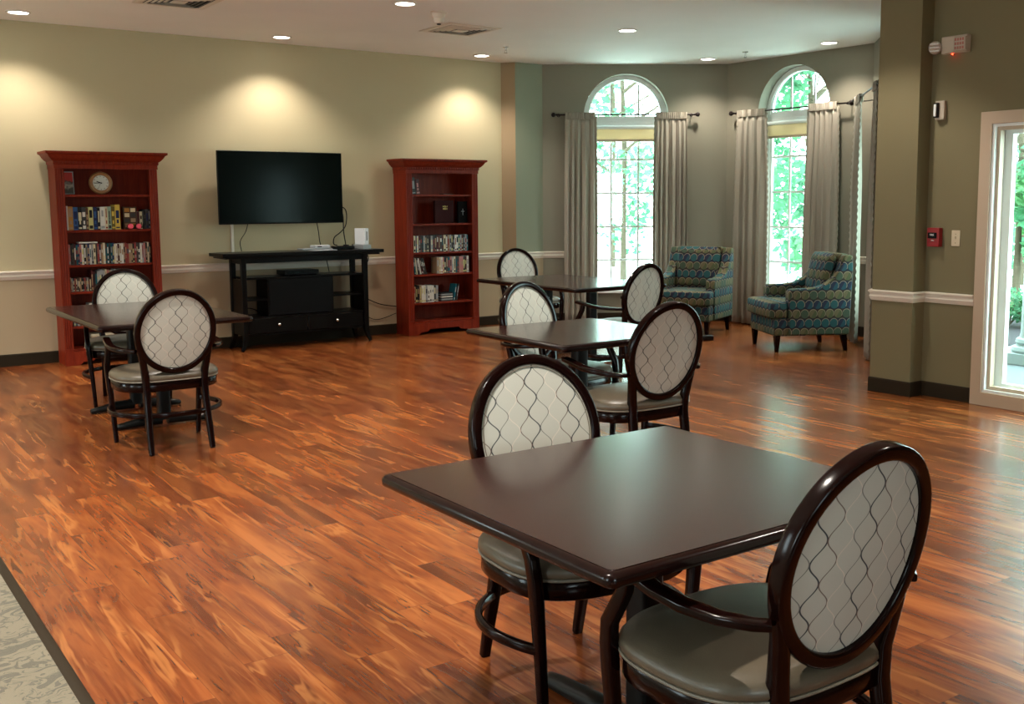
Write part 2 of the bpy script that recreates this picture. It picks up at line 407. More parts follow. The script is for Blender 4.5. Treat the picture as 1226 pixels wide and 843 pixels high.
# baseboards and chair rails (profile swept along the wall)
def run(name,pts,prof,mat):
    """prof: (offset from wall into room, z)"""
    V=[Vector((p[0],p[1],0)) for p in pts]; n=len(V); mb=MB(); k=len(prof)
    for i,p in enumerate(V):
        ns=[]
        if i>0: d=(V[i]-V[i-1]).normalized(); ns.append(Vector((d.y,-d.x,0)))
        if i<n-1: d=(V[i+1]-V[i]).normalized(); ns.append(Vector((d.y,-d.x,0)))
        nn=sum(ns,Vector()).normalized(); sc=1/max(.3,nn.dot(ns[0]))
        for (o_,z) in prof: mb.v.append((p.x+nn.x*o_*sc,p.y+nn.y*o_*sc,z))
    for i in range(n-1):
        for q in range(k):
            r_=(q+1)%k; mb.face([i*k+q,i*k+r_,(i+1)*k+r_,(i+1)*k+q])
    mb.face(range(k)); mb.face([(n-1)*k+q for q in range(k)][::-1])
    return struct(mb.build(name,mat,angle=25))
def rail(z): return [(0,z),(.022,z),(.030,z-.006),(.030,z-.014),(.020,z-.022),(.016,z-.036),(.022,z-.050),(.016,z-.064),(.010,z-.080),(0,z-.084)]
bprof=[(0,.001),(.012,.001),(.012,.105),(.006,.115),(0,.115)]
def lerp(P,Q,s): d=(Q-P).normalized(); return (P.x+d.x*s,P.y+d.y*s)
pathL=[(-3.6,YW),(7.277,YW),(7.382,10.80),(7.79,10.80),lerp(A,B,.45)]
run('trim_2',pathL,rail(.897),M_TRIM)
run('trim_3',[lerp(A,B,1.62),(B.x,B.y),lerp(B,C,.44)],rail(.897),M_TRIM)
run('trim_4',[lerp(B,C,1.64),(C.x,C.y),lerp(C,D,.50)],rail(.897),M_TRIM)
run('trim_5',[(XP+.3,5.38),(XP,5.25),(XP,4.88),(XR,4.88),(XR,4.452)],rail(.815),M_TRIM)
run('baseboard_back',[(-3.6,YW),(7.277,YW),(7.382,10.80),(7.79,10.80),(B.x,B.y),(C.x,C.y),(D.x,D.y),(XP,5.25),(XP,4.88),(XR,4.88),(XR,4.452)],bprof,M_BASE)
run('baseboard_right',[(XR,2.85),(XR,-3.5)],bprof,M_BASE)

# ------------------------------------------------------------------ arched windows
def window(idx,M,L,c,shade=True):
    root=empty('window_%d'%idx); struct(root)
    root.matrix_world=M
    I=Matrix()
    d0=.155
    outer=arch(c,WW-.001,WZ0+.001,WZS)
    zt=2.525   # transom centre
    w=WW
    # frame ring of the arched light
    def half(wd,zb,n=28): return [(c+wd*cos(pi*i/n),zb+wd*sin(pi*i/n)) for i in range(n+1)]
    oh=[(c-w+.001,2.50)]+[(c+w-.001,2.50)]+half(w-.001,WZS)
    ih=[(c-w+.055,2.555),(c+w-.055,2.555)]+half(w-.055,WZS+.002)
    shape('frame',oh,[ih],.06,M_WHITE,Matrix.Translation((0,0,d0)),root)
    oh2=[(c+(w-.055)*cos(pi*i/28),2.556+(w-.055)*sin(pi*i/28)) for i in range(29)]
    ih2=[(c+(w-.08)*cos(pi*i/28),2.58+(w-.082)*sin(pi*i/28)) for i in range(29)]
    shape('sash',oh2,[ih2],.035,M_WHITE,Matrix.Translation((0,0,d0+.012)),root)
    # lower rectangular frame + sash
    shape('frame',[(c-w+.001,WZ0+.001),(c+w-.001,WZ0+.001),(c+w-.001,2.499),(c-w+.001,2.499)],[[(c-w+.05,WZ0+.055),(c+w-.05,WZ0+.055),(c+w-.05,2.45),(c-w+.05,2.45)]],.06,M_WHITE,Matrix.Translation((0,0,d0)),root)
    shape('sash',[(c-w+.05,WZ0+.055),(c+w-.05,WZ0+.055),(c+w-.05,2.45),(c-w+.05,2.45)],[[(c-w+.085,WZ0+.10),(c+w-.085,WZ0+.10),(c+w-.085,2.42),(c-w+.085,2.42)]],.035,M_WHITE,Matrix.Translation((0,0,d0+.012)),root)
    mb=MB()
    for k in (-1,1):
        x=c+k*.172; mb.box(x-.012,x+.012,WZ0+.1,2.42,d0+.022,d0+.034)
    for z in (.776,1.197,1.62,2.042): mb.box(c-w+.085,c+w-.085,z-.012,z+.012,d0+.021,d0+.033)
    for k in (-1,1):
        x=c+k*.172; mb.box(x-.012,x+.012,2.575,WZS+math.sqrt(.45**2-.172**2)+.005,d0+.022,d0+.034)
    mb.build('muntins',M_WHITE,root)
    mb=MB().box(c-w+.052,c+w-.052,WZ0+.057,2.448,d0+.036,d0+.041); mb.build('glass_pane',M_GLASS,root)
    shape('glass_pane',[(c+(w-.058)*cos(pi*i/28),2.56+(w-.06)*sin(pi*i/28)) for i in range(29)],[],.005,M_GLASS,Matrix.Translation((0,0,d0+.036)),root)
    # stool (inner sill)
    MB().box(c-w-.05,c+w+.05,WZ0-.032,WZ0+.002,-.05,-.001).box(c-w+.002,c+w-.002,WZ0+.0012,WZ0+.012,0,d0-.001).build('window_sill',M_WHITE,root,bevel=.004)
    if shade:
        s=MB().tube([(c-w+.03,2.44,d0-.035),(c+w-.03,2.44,d0-.035)],.022,12,up=(0,0,1)); s.build('shade_roll',M_WHITE,root)
        MB().box(c-w+.03,c+w-.03,2.29,2.43,d0-.034,d0-.0325).build('roller_shade',M_SHADE,root)
        MB().box(c-w+.03,c+w-.03,2.262,2.292,d0-.042,d0-.025).build('hem_bar',M_CASING,root,bevel=.004)
    return root
for i,(M,L,c) in enumerate(slabM): window(i+1,M,L,c)

# ------------------------------------------------------------------ curtains
def curtain(name,M,s0,s1,off,label,z1=2.555,z0=.02,folds=5,flare=0.0,seed=0,trimR=True,trimL=True,grp=None):
    s0,s1=LEN[id(M)]-s1,LEN[id(M)]-s0
    rr=random.Random(seed); n=folds*14; rows=26
    ph=rr.random()*6; fr=[rr.uniform(.8,1.25) for _ in range(8)]
    root=empty(name); root.matrix_world=M@Matrix.Translation(((s0+s1)/2,0,-off))
    mb=MB(); W=s1-s0
    def P(i,j,extra=0):
        t=i/n; q=j/rows; z=z1+(z0-z1)*q
        wd=W*(.93+flare*q+.05*sin(pi*q)); x=(t-.5)*wd
        am=.008+.019*min(1,q*3)
        th=2*pi*folds*(t+.035*sin(2*pi*t*1.3+ph)+.012*sin(q*4+ph))
        dz=am*sin(th)+.3*am*sin(2.3*th*fr[0]+ph)
        return Vector((x,z,dz+extra))
    k=n+1
    for j in range(rows+1):
        for i in range(n+1): mb.v.append(tuple(P(i,j)))
    for j in range(rows):
        for i in range(n):
            a=j*k+i; mb.face([a,a+1,a+k+1,a+k],0,None,True)
    o=mb.build('drape',M_CURT,root,angle=80,fixn=False); md=o.modifiers.new('thickness','SOLIDIFY'); md.thickness=.003; md.offset=0
    # gathered header above the rod pocket
    hb=MB(); 
    for jj,z in enumerate((z1+.052,z1-.03)):
        for i in range(n+1):
            t=i/n; hb.v.append(((t-.5)*W*.93,z+(.004*sin(i*1.3) if jj==0 else 0),(.019+.007*sin(i*1.9)) ))
    for i in range(n): hb.face([i,i+1,k+i+1,k+i],0,None,True)
    b0=len(hb.v)
    for jj,z in enumerate((z1+.052,z1-.03)):
        for i in range(n+1):
            t=i/n; hb.v.append(((t-.5)*W*.93,z,-(.019+.007*sin(i*1.7))))
    for i in range(n): hb.face([b0+i,b0+i+1,b0+k+i+1,b0+k+i],0,None,True)
    for i in range(n): hb.face([i,i+1,b0+i+1,b0+i],0,None,True)
    hb.build('header',M_CURT,root,angle=80)
    # ruffled trim down the sides
    for sd,on in ((0,trimL),(n,trimR)):
        if not on: continue
        tb=MB(); R=150
        for j in range(R+1):
            q=j/R; jf=q*rows; j0=min(int(jf),rows-1); f=jf-j0
            p=P(sd,j0)*(1-f)+P(sd,j0+1)*f
            s_=-1 if sd==0 else 1
            tb.v.append((p.x,p.y,p.z+.003*sin(j*1.5))); tb.v.append((p.x+s_*(.018+.003*sin(j*1.5+1)),p.y,p.z+.006*sin(j*1.5+.8)))
        for j in range(R): tb.face([2*j,2*j+1,2*j+3,2*j+2],0,None,True)
        o=tb.build('ruffle_trim',M_CURT,root,angle=80,fixn=False); md=o.modifiers.new('thickness','SOLIDIFY'); md.thickness=.006; md.offset=0
    tag(root,label,'curtain',grp)
    return root
def rod(M,s0,s1,off,label,z=2.58):
    s0,s1=LEN[id(M)]-s1,LEN[id(M)]-s0
    root=empty('curtain_rod'); root.matrix_world=M@Matrix.Translation(((s0+s1)/2,z,-off))
    L=(s1-s0)/2
    MB().tube([(-L,0,0),(L,0,0)],.0095,12,up=(0,0,1)).build('pole',M_BRONZE,root)
    for s_ in (-1,1):
        Mx=Matrix.Translation((s_*(L+.0),0,0))@Matrix.Rotation(s_*pi/2,4,'Y')
        MB().lathe([(.0,-.02),(.013,-.02),(.014,-.004),(.010,.0),(.016,.006),(.024,.014),(.029,.026),(.029,.036),(.024,.048),(.014,.056),(0,.059)],20,Mx).build('finial',M_BRONZE,root)
        x=s_*(L-.035)
        MB().tube([(x,0,off-.004),(x,-.012,off*.5),(x,-.012,.02),(x,-.010,.004)],.006,8,up=(1,0,0)).lathe([(.0,0),(.022,0),(.022,.006),(0,.006)],16,Matrix.Translation((x,0,off-.0075))).build('bracket',M_BRONZE,root)
    tag(root,label,'curtain rod','dark rods over the arched bay windows'); return root
OFF=.10
G_C='taupe curtains at the bay windows'
M1,M2,M3=slabM[0][0],slabM[1][0],slabM[2][0]; LEN={id(m_):l_ for m_,l_,_ in slabM}
rod(M1,.165,1.885,OFF,'dark curtain rod with ball ends across the left arched window')
curtain('curtain',M1,.265,.665,OFF,'taupe curtain on the left side of the left arched window, behind the far table',folds=5,flare=.05,seed=1,trimR=False)
curtain('curtain',M1,1.385,1.80,OFF,'taupe curtain on the right side of the left arched window, behind an armchair',folds=6,flare=.02,seed=2,trimL=False)
rod(M2,.19,1.90,OFF,'dark curtain rod with ball ends across the arched window right of the corner')
curtain('curtain',M2,.26,.73,OFF,'taupe curtain between the two armchairs, left side of the right arched window',folds=4,flare=.08,seed=3)
curtain('curtain',M2,1.33,1.76,OFF,'taupe curtain hanging behind the right armchair',folds=5,flare=.0,seed=4)
OF3=.2
rod(M3,.17,1.95,OF3,'dark curtain rod seen end-on beside the olive pillar')
curtain('curtain',M3,.22,.66,OF3,'taupe curtain seen edge-on beside the right armchair, next to the olive pillar',folds=4,flare=.15,seed=5)
curtain('curtain',M3,1.64,1.86,OF3,'narrow edge of a pale curtain showing against the olive pillar',folds=4,flare=.0,seed=6)

# ------------------------------------------------------------------ tall fixed window on the right
root=struct(empty('window_4'))
Mw=Mr; root.matrix_world=Mw
a0,a1=3.5+DY0,3.5+DY1
shape('casing',[(a0-.088,.0),(a1+.088,.0),(a1+.088,DZ+.088),(a0-.088,DZ+.088)],[[(a0,.10),(a1,.10),(a1,DZ),(a0,DZ)]],.022,M_CASING,Matrix.Translation((0,0,-.024)),root,bevel=.003)
shape('jamb',[(a0+.001,.101),(a1-.001,.101),(a1-.001,DZ-.001),(a0+.001,DZ-.001)],[[(a0+.02,.12),(a1-.02,.12),(a1-.02,DZ-.02),(a0+.02,DZ-.02)]],.2,M_WHITE,Matrix.Translation((0,0,-.01)),root)
shape('stop',[(a0+.02,.12),(a1-.02,.12),(a1-.02,DZ-.02),(a0+.02,DZ-.02)],[[(a0+.045,.145),(a1-.045,.145),(a1-.045,DZ-.045),(a0+.045,DZ-.045)]],.05,M_CASING,Matrix.Translation((0,0,.02)),root)
shape('sash',[(a0+.02,.12),(a1-.02,.12),(a1-.02,DZ-.02),(a0+.02,DZ-.02)],[[(a0+.085,.16),(a1-.085,.16),(a1-.085,DZ-.07),(a0+.085,DZ-.07)]],.05,M_WHITE,Matrix.Translation((0,0,.12)),root)
MB().box(a0+.07,a1-.07,.15,DZ-.06,.14,.147).build('glass_pane',M_GLASS,root)

# ------------------------------------------------------------------ ceiling fixtures
M_LENS=emit('lamp_lens',(1,.93,.82),9); M_RING=simple('lamp_trim_ring',(.75,.72,.68),.3)
def downlight(x,y,label,power,spread=118,first=[None]):
    if first[0] is None:
        root=empty('recessed_light')
        MB().lathe([(.100,0),(.103,-.006),(.098,-.010),(.082,-.009),(.080,-.002),(.080,0)],40).build('trim_ring',M_RING,root)
        MB().lathe([(0,-.0035),(.080,-.0035),(.080,-.0015),(0,-.0015)],32).build('lens',M_LENS,root)
        first[0]=root
    else: root=copy_tree(first[0])
    root.location=(x,y,H-.0005)
    tag(root,label,'ceiling light','recessed lights in the ceiling')
    ld=bpy.data.lights.new('downlight_or_fill','SPOT'); ld.energy=power; ld.spot_size=radians(spread); ld.spot_blend=.7; ld.shadow_soft_size=.05; ld.color=(1,.91,.80)
    lo=bpy.data.objects.new('downlight_or_fill',ld); COL.objects.link(lo); lo.location=(x,y,H-.03)
    return root
PWR=150
downlight(1.86,10.45,'recessed ceiling light above the left bookcase, top left of the photo',PWR*.43)
downlight(4.305,10.50,'recessed ceiling light above the wall television',PWR*.43)
downlight(6.73,10.52,'recessed ceiling light above the right bookcase',PWR*.43)
downlight(4.46,8.17,'recessed ceiling light beside the beige ceiling detector, cut by the top edge',PWR)
downlight(6.95,8.19,'recessed ceiling light alone between the vent and the bay',PWR*.45)
downlight(9.12,9.27,'recessed ceiling light in the bay near the corner between the arched windows',PWR*.42)
downlight(9.28,7.60,'recessed ceiling light in the bay above the right armchair',PWR*.42)
# unseen lamps above and behind the viewer, mostly invented to fill and bounce light
def fill_lamp(x,y,p,s=112):
    ld=bpy.data.lights.new('downlight_or_fill','SPOT'); ld.energy=p; ld.spot_size=radians(s); ld.spot_blend=.5; ld.shadow_soft_size=.04; ld.color=(1,.91,.80)
    lo=bpy.data.objects.new('downlight_or_fill',ld); COL.objects.link(lo); lo.location=(x,y,H-.03)
for x,y,p in ((-2.2,7.2,1.9),(-2.2,2.4,1.9),(-.4,9.9,1.2),(.4,5.6,1.5),(2.6,7.4,1.0),(3.4,4.4,1.2),(.9,2.2,1.5),(4.2,1.0,.9),(6.15,5.1,.34),(6.35,2.9,.14)):
    fill_lamp(x,y,PWR*p*1.15)
def vent(x,y,label):
    root=empty('air_vent',(x,y,H-.003)); s=.27
    m_=MB()
    for k,(a,z) in enumerate(((.30,0),(.222,-.0035),(.182,-.0035),(.142,-.0035),(.102,-.0035))):
        b_=a-.015
        V=[(-a,-a,z-.002),(a,-a,z-.002),(a,a,z-.002),(-a,a,z-.002),(-b_,-b_,z-.010),(b_,-b_,z-.010),(b_,b_,z-.010),(-b_,b_,z-.010)] if k else [(-a,-a,-.0),(a,-a,0),(a,a,0),(-a,a,0),(-a+.012,-a+.012,-.006),(a-.012,-a+.012,-.006),(a-.012,a-.012,-.006),(-a+.012,a-.012,-.006)]
        b0=len(m_.v); m_.v+=V
        for i in range(4): j=(i+1)%4; m_.face([b0+i,b0+j,b0+4+j,b0+4+i])
        if k==0:
            b1=len(m_.v); c_=.235; m_.v+=[(-c_,-c_,-.006),(c_,-c_,-.006),(c_,c_,-.006),(-c_,c_,-.006)]
            for i in range(4): j=(i+1)%4; m_.face([b0+4+i,b0+4+j,b1+j,b1+i])
    m_.box(-.06,.06,-.06,.06,-.015,-.010)
    o=m_.build('louvre_frame',M_TRIM,root); md=o.modifiers.new('thickness','SOLIDIFY'); md.thickness=.002
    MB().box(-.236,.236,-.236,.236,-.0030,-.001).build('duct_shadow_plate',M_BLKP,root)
    tag(root,label,'air vent','square ceiling vents'); return root
vent(5.56,9.08,'square ceiling vent with nested louvres right of the beige detector'); vent(2.85,9.12,'square ceiling vent cut by the top edge, above the left half of the television wall')
# detector
root=empty('smoke_detector',(4.9,8.36,H-.0005))
MB().lathe([(0,0),(.075,0),(.075,-.012),(.060,-.018),(.055,-.05),(.050,-.055),(0,-.055)],32).build('base',M_TRIM,root)
MB().lathe([(0,-.055),(.045,-.055),(.042,-.085),(.030,-.100),(0,-.104)],32).build('sensor_head',M_TRIM,root)
MB().lathe([(0,-.1045),(.020,-.1045),(.018,-.112),(0,-.114)],20).build('sensor_tip',M_BLKP,root)
tag(root,'beige round detector hanging from the ceiling beside a recessed light','smoke detector')
def sprinkler(x,y,label):
    root=empty('sprinkler',(x,y,H-.0005))
    MB().lathe([(0,0),(.035,0),(.034,-.006),(.012,-.012),(.010,-.04),(0,-.04)],20).build('escutcheon',M_STEEL,root)
    mb=MB(); 
    for s_ in (-1,1): mb.tube([(s_*.010,0,-.036),(s_*.015,0,-.05),(s_*.004,0,-.066)],.003,6,up=(0,1,0))
    mb.lathe([(0,-.064),(.020,-.064),(.020,-.067),(0,-.067)],12); mb.build('deflector',M_STEEL,root)
    tag(root,label,'sprinkler','ceiling sprinkler heads')
sprinkler(6.58,9.8,'small sprinkler head on the ceiling near the corner pilaster'); sprinkler(9.05,8.6,'small sprinkler head on the bay ceiling between two recessed lights')

# ------------------------------------------------------------------ oval-back armchair
def make_chair():
    root=empty('dining_armchair')
    Hh,Wd,Z0,LN=.543,.250,.480,radians(12)
    def bp(u,w,off=0):  # point on the back: u sideways, w along the back from its bottom, off along its normal (forwards)
        y=-.235-w*sin(LN)+.3*u*u; z=Z0+w*cos(LN)
        return Vector((u,y+off*cos(LN),z+off*sin(LN)))
    def oval(t,sc=1): return (Wd*sc*cos(t),Hh/2+(Hh/2-Wd*(1-sc))*sin(t) if sc!=1 else Hh/2+Hh/2*sin(t))
    N=64; mid=.913
    pts=[bp(*oval(2*pi*i/N,mid)) for i in range(N)]
    MB().sweep(pts,rrect(.036,.044,.009,3),closed=True,up=(0,cos(LN),sin(LN))).build('back_frame',M_CHAIRW,root,angle=60)
    # upholstered pad, domed on both faces
    mb=MB(); R=8; inn=.86
    for side in (1,-1):
        b0=len(mb.v); uvs=[]
        for r in range(R+1):
            f=r/R*inn
            for i in range(N):
                t=2*pi*i/N; u=Wd*f*cos(t)*1.0; w=Hh/2+(Hh/2-(Wd-Wd*inn)*(f/inn))*0
                w=Hh/2+(Hh/2-Wd*(1-inn))*(r/R)*sin(t)
                dome=(.012 if side>0 else .006)+(.016 if side>0 else .008)*(1-(r/R)**2.2)
                mb.v.append(tuple(bp(u,w,side*dome))); uvs.append((u+.003,w))
        for r in range(R):
            for i in range(N):
                j=(i+1)%N; q=[r*N+i,r*N+j,(r+1)*N+j,(r+1)*N+i]
                mb.face([b0+a for a in q],0,[uvs[a] for a in q],True)
        if side>0: k0=b0+R*N
        else:
            k1=b0+R*N
            for i in range(N):
                j=(i+1)%N; mb.face([k0+i,k0+j,k1+j,k1+i],0,[(0,0)]*4,True)
    mb.build('backrest_cushion',M_OGEE,root,angle=75)
    pts=[bp(*oval(2*pi*i/N,.852),.014) for i in range(N)]
    mb=MB(); mb.tube(pts,.0035,6,closed=True,up=(0,cos(LN),sin(LN)))
    mb.tube([bp(*oval(2*pi*i/N,.815),.0165) for i in range(N)],.0018,6,closed=True,up=(0,cos(LN),sin(LN))); mb.build('piping',M_PIPE,root)
    # seat outline: rounded, widest at the middle
    def so(t,sc=1,dx=0):
        c_,s_=cos(t),sin(t); e=2/2.9
        return ((.315*sc+dx)*math.copysign(abs(c_)**e,c_),.012+(.262*sc+dx)*math.copysign(abs(s_)**e,s_))
    def lay(rings,name,mat,n=56,cap=True,angle=50):
        mb=MB()
        for (sc,dx,z) in rings:
            for i in range(n): x,y=so(2*pi*i/n,sc,dx); mb.v.append((x,y,z))
        for r in range(len(rings)-1):
            for i in range(n): j=(i+1)%n; mb.face([r*n+i,r*n+j,(r+1)*n+j,(r+1)*n+i],0,None,True)
        mb.face(range(n)); mb.face([(len(rings)-1)*n+i for i in range(n)])
        return mb.build(name,mat,root,angle=angle)
    lay([(1,-.030,.375),(1,-.012,.375),(1,-.006,.382),(1,-.006,.428),(1,-.012,.434)],'seat_frame',M_CHAIRW)
    lay([(1,-.016,.435),(1,-.004,.440),(1,.003,.452),(1,.001,.468),(1,-.012,.484),(1,-.045,.498),(.7,-.03,.510),(.4,0,.516),(.1,0,.518)],'seat',M_VINYL,angle=85)
    MB().tube([(*so(2*pi*i/56,1,-.001),.439) for i in range(56)],.0045,6,closed=True).build('seat_piping',M_PIPE,root)
    sq=rrect(.040,.036,.007,2)
    for s_ in (-1,1):
        # front leg carries on up to hold the arm
        P=[(s_*.262,.205,.004),(s_*.273,.207,.20),(s_*.286,.210,.38),(s_*.292,.209,.45),(s_*.297,.200,.51),(s_*.299,.165,.565),(s_*.300,.138,.61),(s_*.300,.130,.650)]
        MB().sweep(P,sq,up=(1,0,0),scales=[.74,.85,1,1,.98,.92,.88,.86]).build('leg',M_CHAIRW,root,angle=50)
        P=[(s_*.185,-.312,.004),(s_*.183,-.278,.14),(s_*.178,-.244,.28),(s_*.176,-.228,.40),(s_*.180,-.229,.48),(s_*.190,-.240,.54),(s_*.200,-.250,.60),(s_*.217,-.256,.66),(s_*.229,-.262,.70)]
        MB().sweep(P,rrect(.040,.044,.008,2),up=(1,0,0),scales=[.72,.85,.95,1,1,.92,.85,.7,.5]).build('leg',M_CHAIRW,root,angle=50)
        for (x,y) in ((s_*.262,.205),(s_*.185,-.312)):
            MB().lathe([(0,.0),(.014,.0),(.014,.005),(0,.005)],14,Matrix.Translation((x,y,0))).build('foot_glide',M_BLKP,root)
        P=[(s_*.288,.215,.670),(s_*.295,.18,.668),(s_*.308,.10,.660),(s_*.320,.01,.650),(s_*.319,-.08,.643),(s_*.300,-.17,.639),(s_*.265,-.235,.637),(s_*.238,-.258,.636)]
        MB().sweep(P,rrect(.046,.026,.008,3),scales=[.9,1,1,1,1,.95,.85,.8]).build('armrest',M_CHAIRW,root,angle=50)
    # ring stretcher from the front legs round behind the rear legs
    K=[(-.274,.214),(-.302,.16),(-.325,.08),(-.333,0),(-.318,-.09),(-.27,-.175),(-.186,-.248),(-.10,-.283),(0,-.295)]
    K=K+[(-x,y) for x,y in K[-2::-1]]; K=[Vector((x,y,.235)) for x,y in K]; P=[]
    for i in range(len(K)-1):
        p0,p1,p2,p3=K[max(i-1,0)],K[i],K[i+1],K[min(i+2,len(K)-1)]
        for k in range(4):
            t=k/4; P.append(.5*((2*p1)+(p2-p0)*t+(2*p0-5*p1+4*p2-p3)*t*t+(p3-p0+3*p1-3*p2)*t**3))
    P.append(K[-1])
    MB().sweep(P,rrect(.024,.030,.006,2)).build('ring_stretcher',M_CHAIRW,root,angle=50)
    return root
CH=[('oval-back armchair in the foreground, its back to the viewer at the nearest table',1.862,1.702,0.0),
('oval-back armchair facing the viewer across the nearest table',1.985,2.556,175),
('oval-back armchair at the middle table seen from behind, left of the patterned armchairs',3.70,4.32,-1),
('oval-back armchair facing the viewer behind the middle table',3.93,5.27,190),
('oval-back armchair on the right of the far table, partly hidden by another chair back',5.78,6.92,8.5),
('oval-back armchair behind the far table, against the cream wall and chair rail',6.56,9.36,172),
('oval-back armchair seen from behind at the left table near the bookcase',1.929,6.793,0),
('oval-back armchair facing the viewer at the left table, in front of the left bookcase',2.14,8.43,168)]
ch0=make_chair()
for i,(lb,x,y,r) in enumerate(CH):
    o=ch0 if i==0 else copy_tree(ch0)
    o.location=(x,y,0); o.rotation_euler=(0,0,radians(r)); tag(o,lb,'chair','oval-back armchairs around the tables')

# ------------------------------------------------------------------ tables
def table(X0,X1,Y0,Y1,label,two=False):
    cx_,cy_=(X0+X1)/2,(Y0+Y1)/2; root=empty('dining_table',(cx_,cy_,0)); w,d=X1-X0,Y1-Y0
    def lay(rings,name,mats):
        mb=MB(); base=rrect(1,1,.0,1)
        n=None
        for (ins,z) in rings:
            o_=rrect(w-2*ins,d-2*ins,.028-min(ins,.012),5); n=len(o_)
            for (x,y) in o_: mb.v.append((x,y,z))
        for r in range(len(rings)-1):
            for i in range(n): j=(i+1)%n; mb.face([r*n+i,r*n+j,(r+1)*n+j,(r+1)*n+i],0,None,True)
        mb.face(range(n)); mb.face([(len(rings)-1)*n+i for i in range(n)])
        return mb.build(name,mats,root,angle=35)
    lay([(.022,.7605),(.0225,.7572),(.03,.7572)],'table_top',M_TABLE) if False else None
    lay([(.016,.722),(.006,.726),(.001,.733),(0,.741),(.001,.749),(.006,.755),(.014,.758),(.022,.759)],'edge_band',M_TEDGE)
    lay([(.0215,.7585),(.0215,.7604)],'table_top',M_TABLE)
    ys=(-.36,.34) if two else (0,)
    for yy in ys:
        MB().prism(rrect(.085,.085,.02,3),0,.0,None) if False else None
        c_=MB(); b0=0
        o_=rrect(.082,.082,.018,4); n=len(o_)
        for z in (.045,.700):
            for (x,y) in o_: c_.v.append((x,y+yy,z))
        for i in range(n): j=(i+1)%n; c_.face([i,j,n+j,n+i],0,None,True)
        c_.face(range(n)); c_.face([n+i for i in range(n)]); c_.build('pedestal_column',M_BLACKM,root,angle=40)
        m2=MB()
        if two: m2.box(-.33,.33,yy-.03,yy+.03,.698,.7215)
        else:
            m2.box(-.33,.33,-.03,.03,.698,.7215).box(-.03,.03,-.33,-.0305,.699,.7213).box(-.03,.03,.0305,.33,.699,.7213)
        m2.build('mounting_arm',M_BLACKM,root,bevel=.004)
        dirs=(0,180) if two else (0,90,180,270)
        for a in dirs:
            R=Matrix.Translation((0,yy,0))@Matrix.Rotation(radians(a),4,'Z')
            Ln=.31 if two else .46
            f=MB(); P=[(.02,0,.046),(.16,0,.040),(Ln-.05,0,.027),(Ln,0,.022),(Ln+.012,0,.019)]
            sc=[(.040,.037),(.036,.031),(.032,.022),(.030,.0185),(.024,.015)]
            sec=[(cos(2*pi*i/16),sin(2*pi*i/16)) for i in range(16)]
            for (p,(hw,hh)) in zip(P,sc):
                for (cc,ss) in sec:
                    zz=p[2]+hh*ss; f.v.append(tuple(R@Vector((p[0],hw*math.copysign(abs(cc)**.7,cc),max(.003,zz)))))
            for q in range(4):
                for i in range(16): j=(i+1)%16; f.face([q*16+i,q*16+j,(q+1)*16+j,(q+1)*16+i],0,None,True)
            f.face(range(16)); f.face([64+i for i in range(16)])
            f.build('base_foot',M_BLACKM,root,angle=50)
    tag(root,label,'table','dark square-edged pedestal tables'); return root
table(1.325,2.42,1.61,2.64,'dark wood square table nearest the viewer, in the foreground')
table(3.32,4.30,4.42,5.42,'dark wood square table in the middle, just beyond the nearest table')
table(5.60,6.68,7.28,8.92,'dark wood table farthest away, in front of the left arched window',True)
table(1.575,2.575,6.92,8.52,'dark wood table on the left in front of the left bookcase',True)

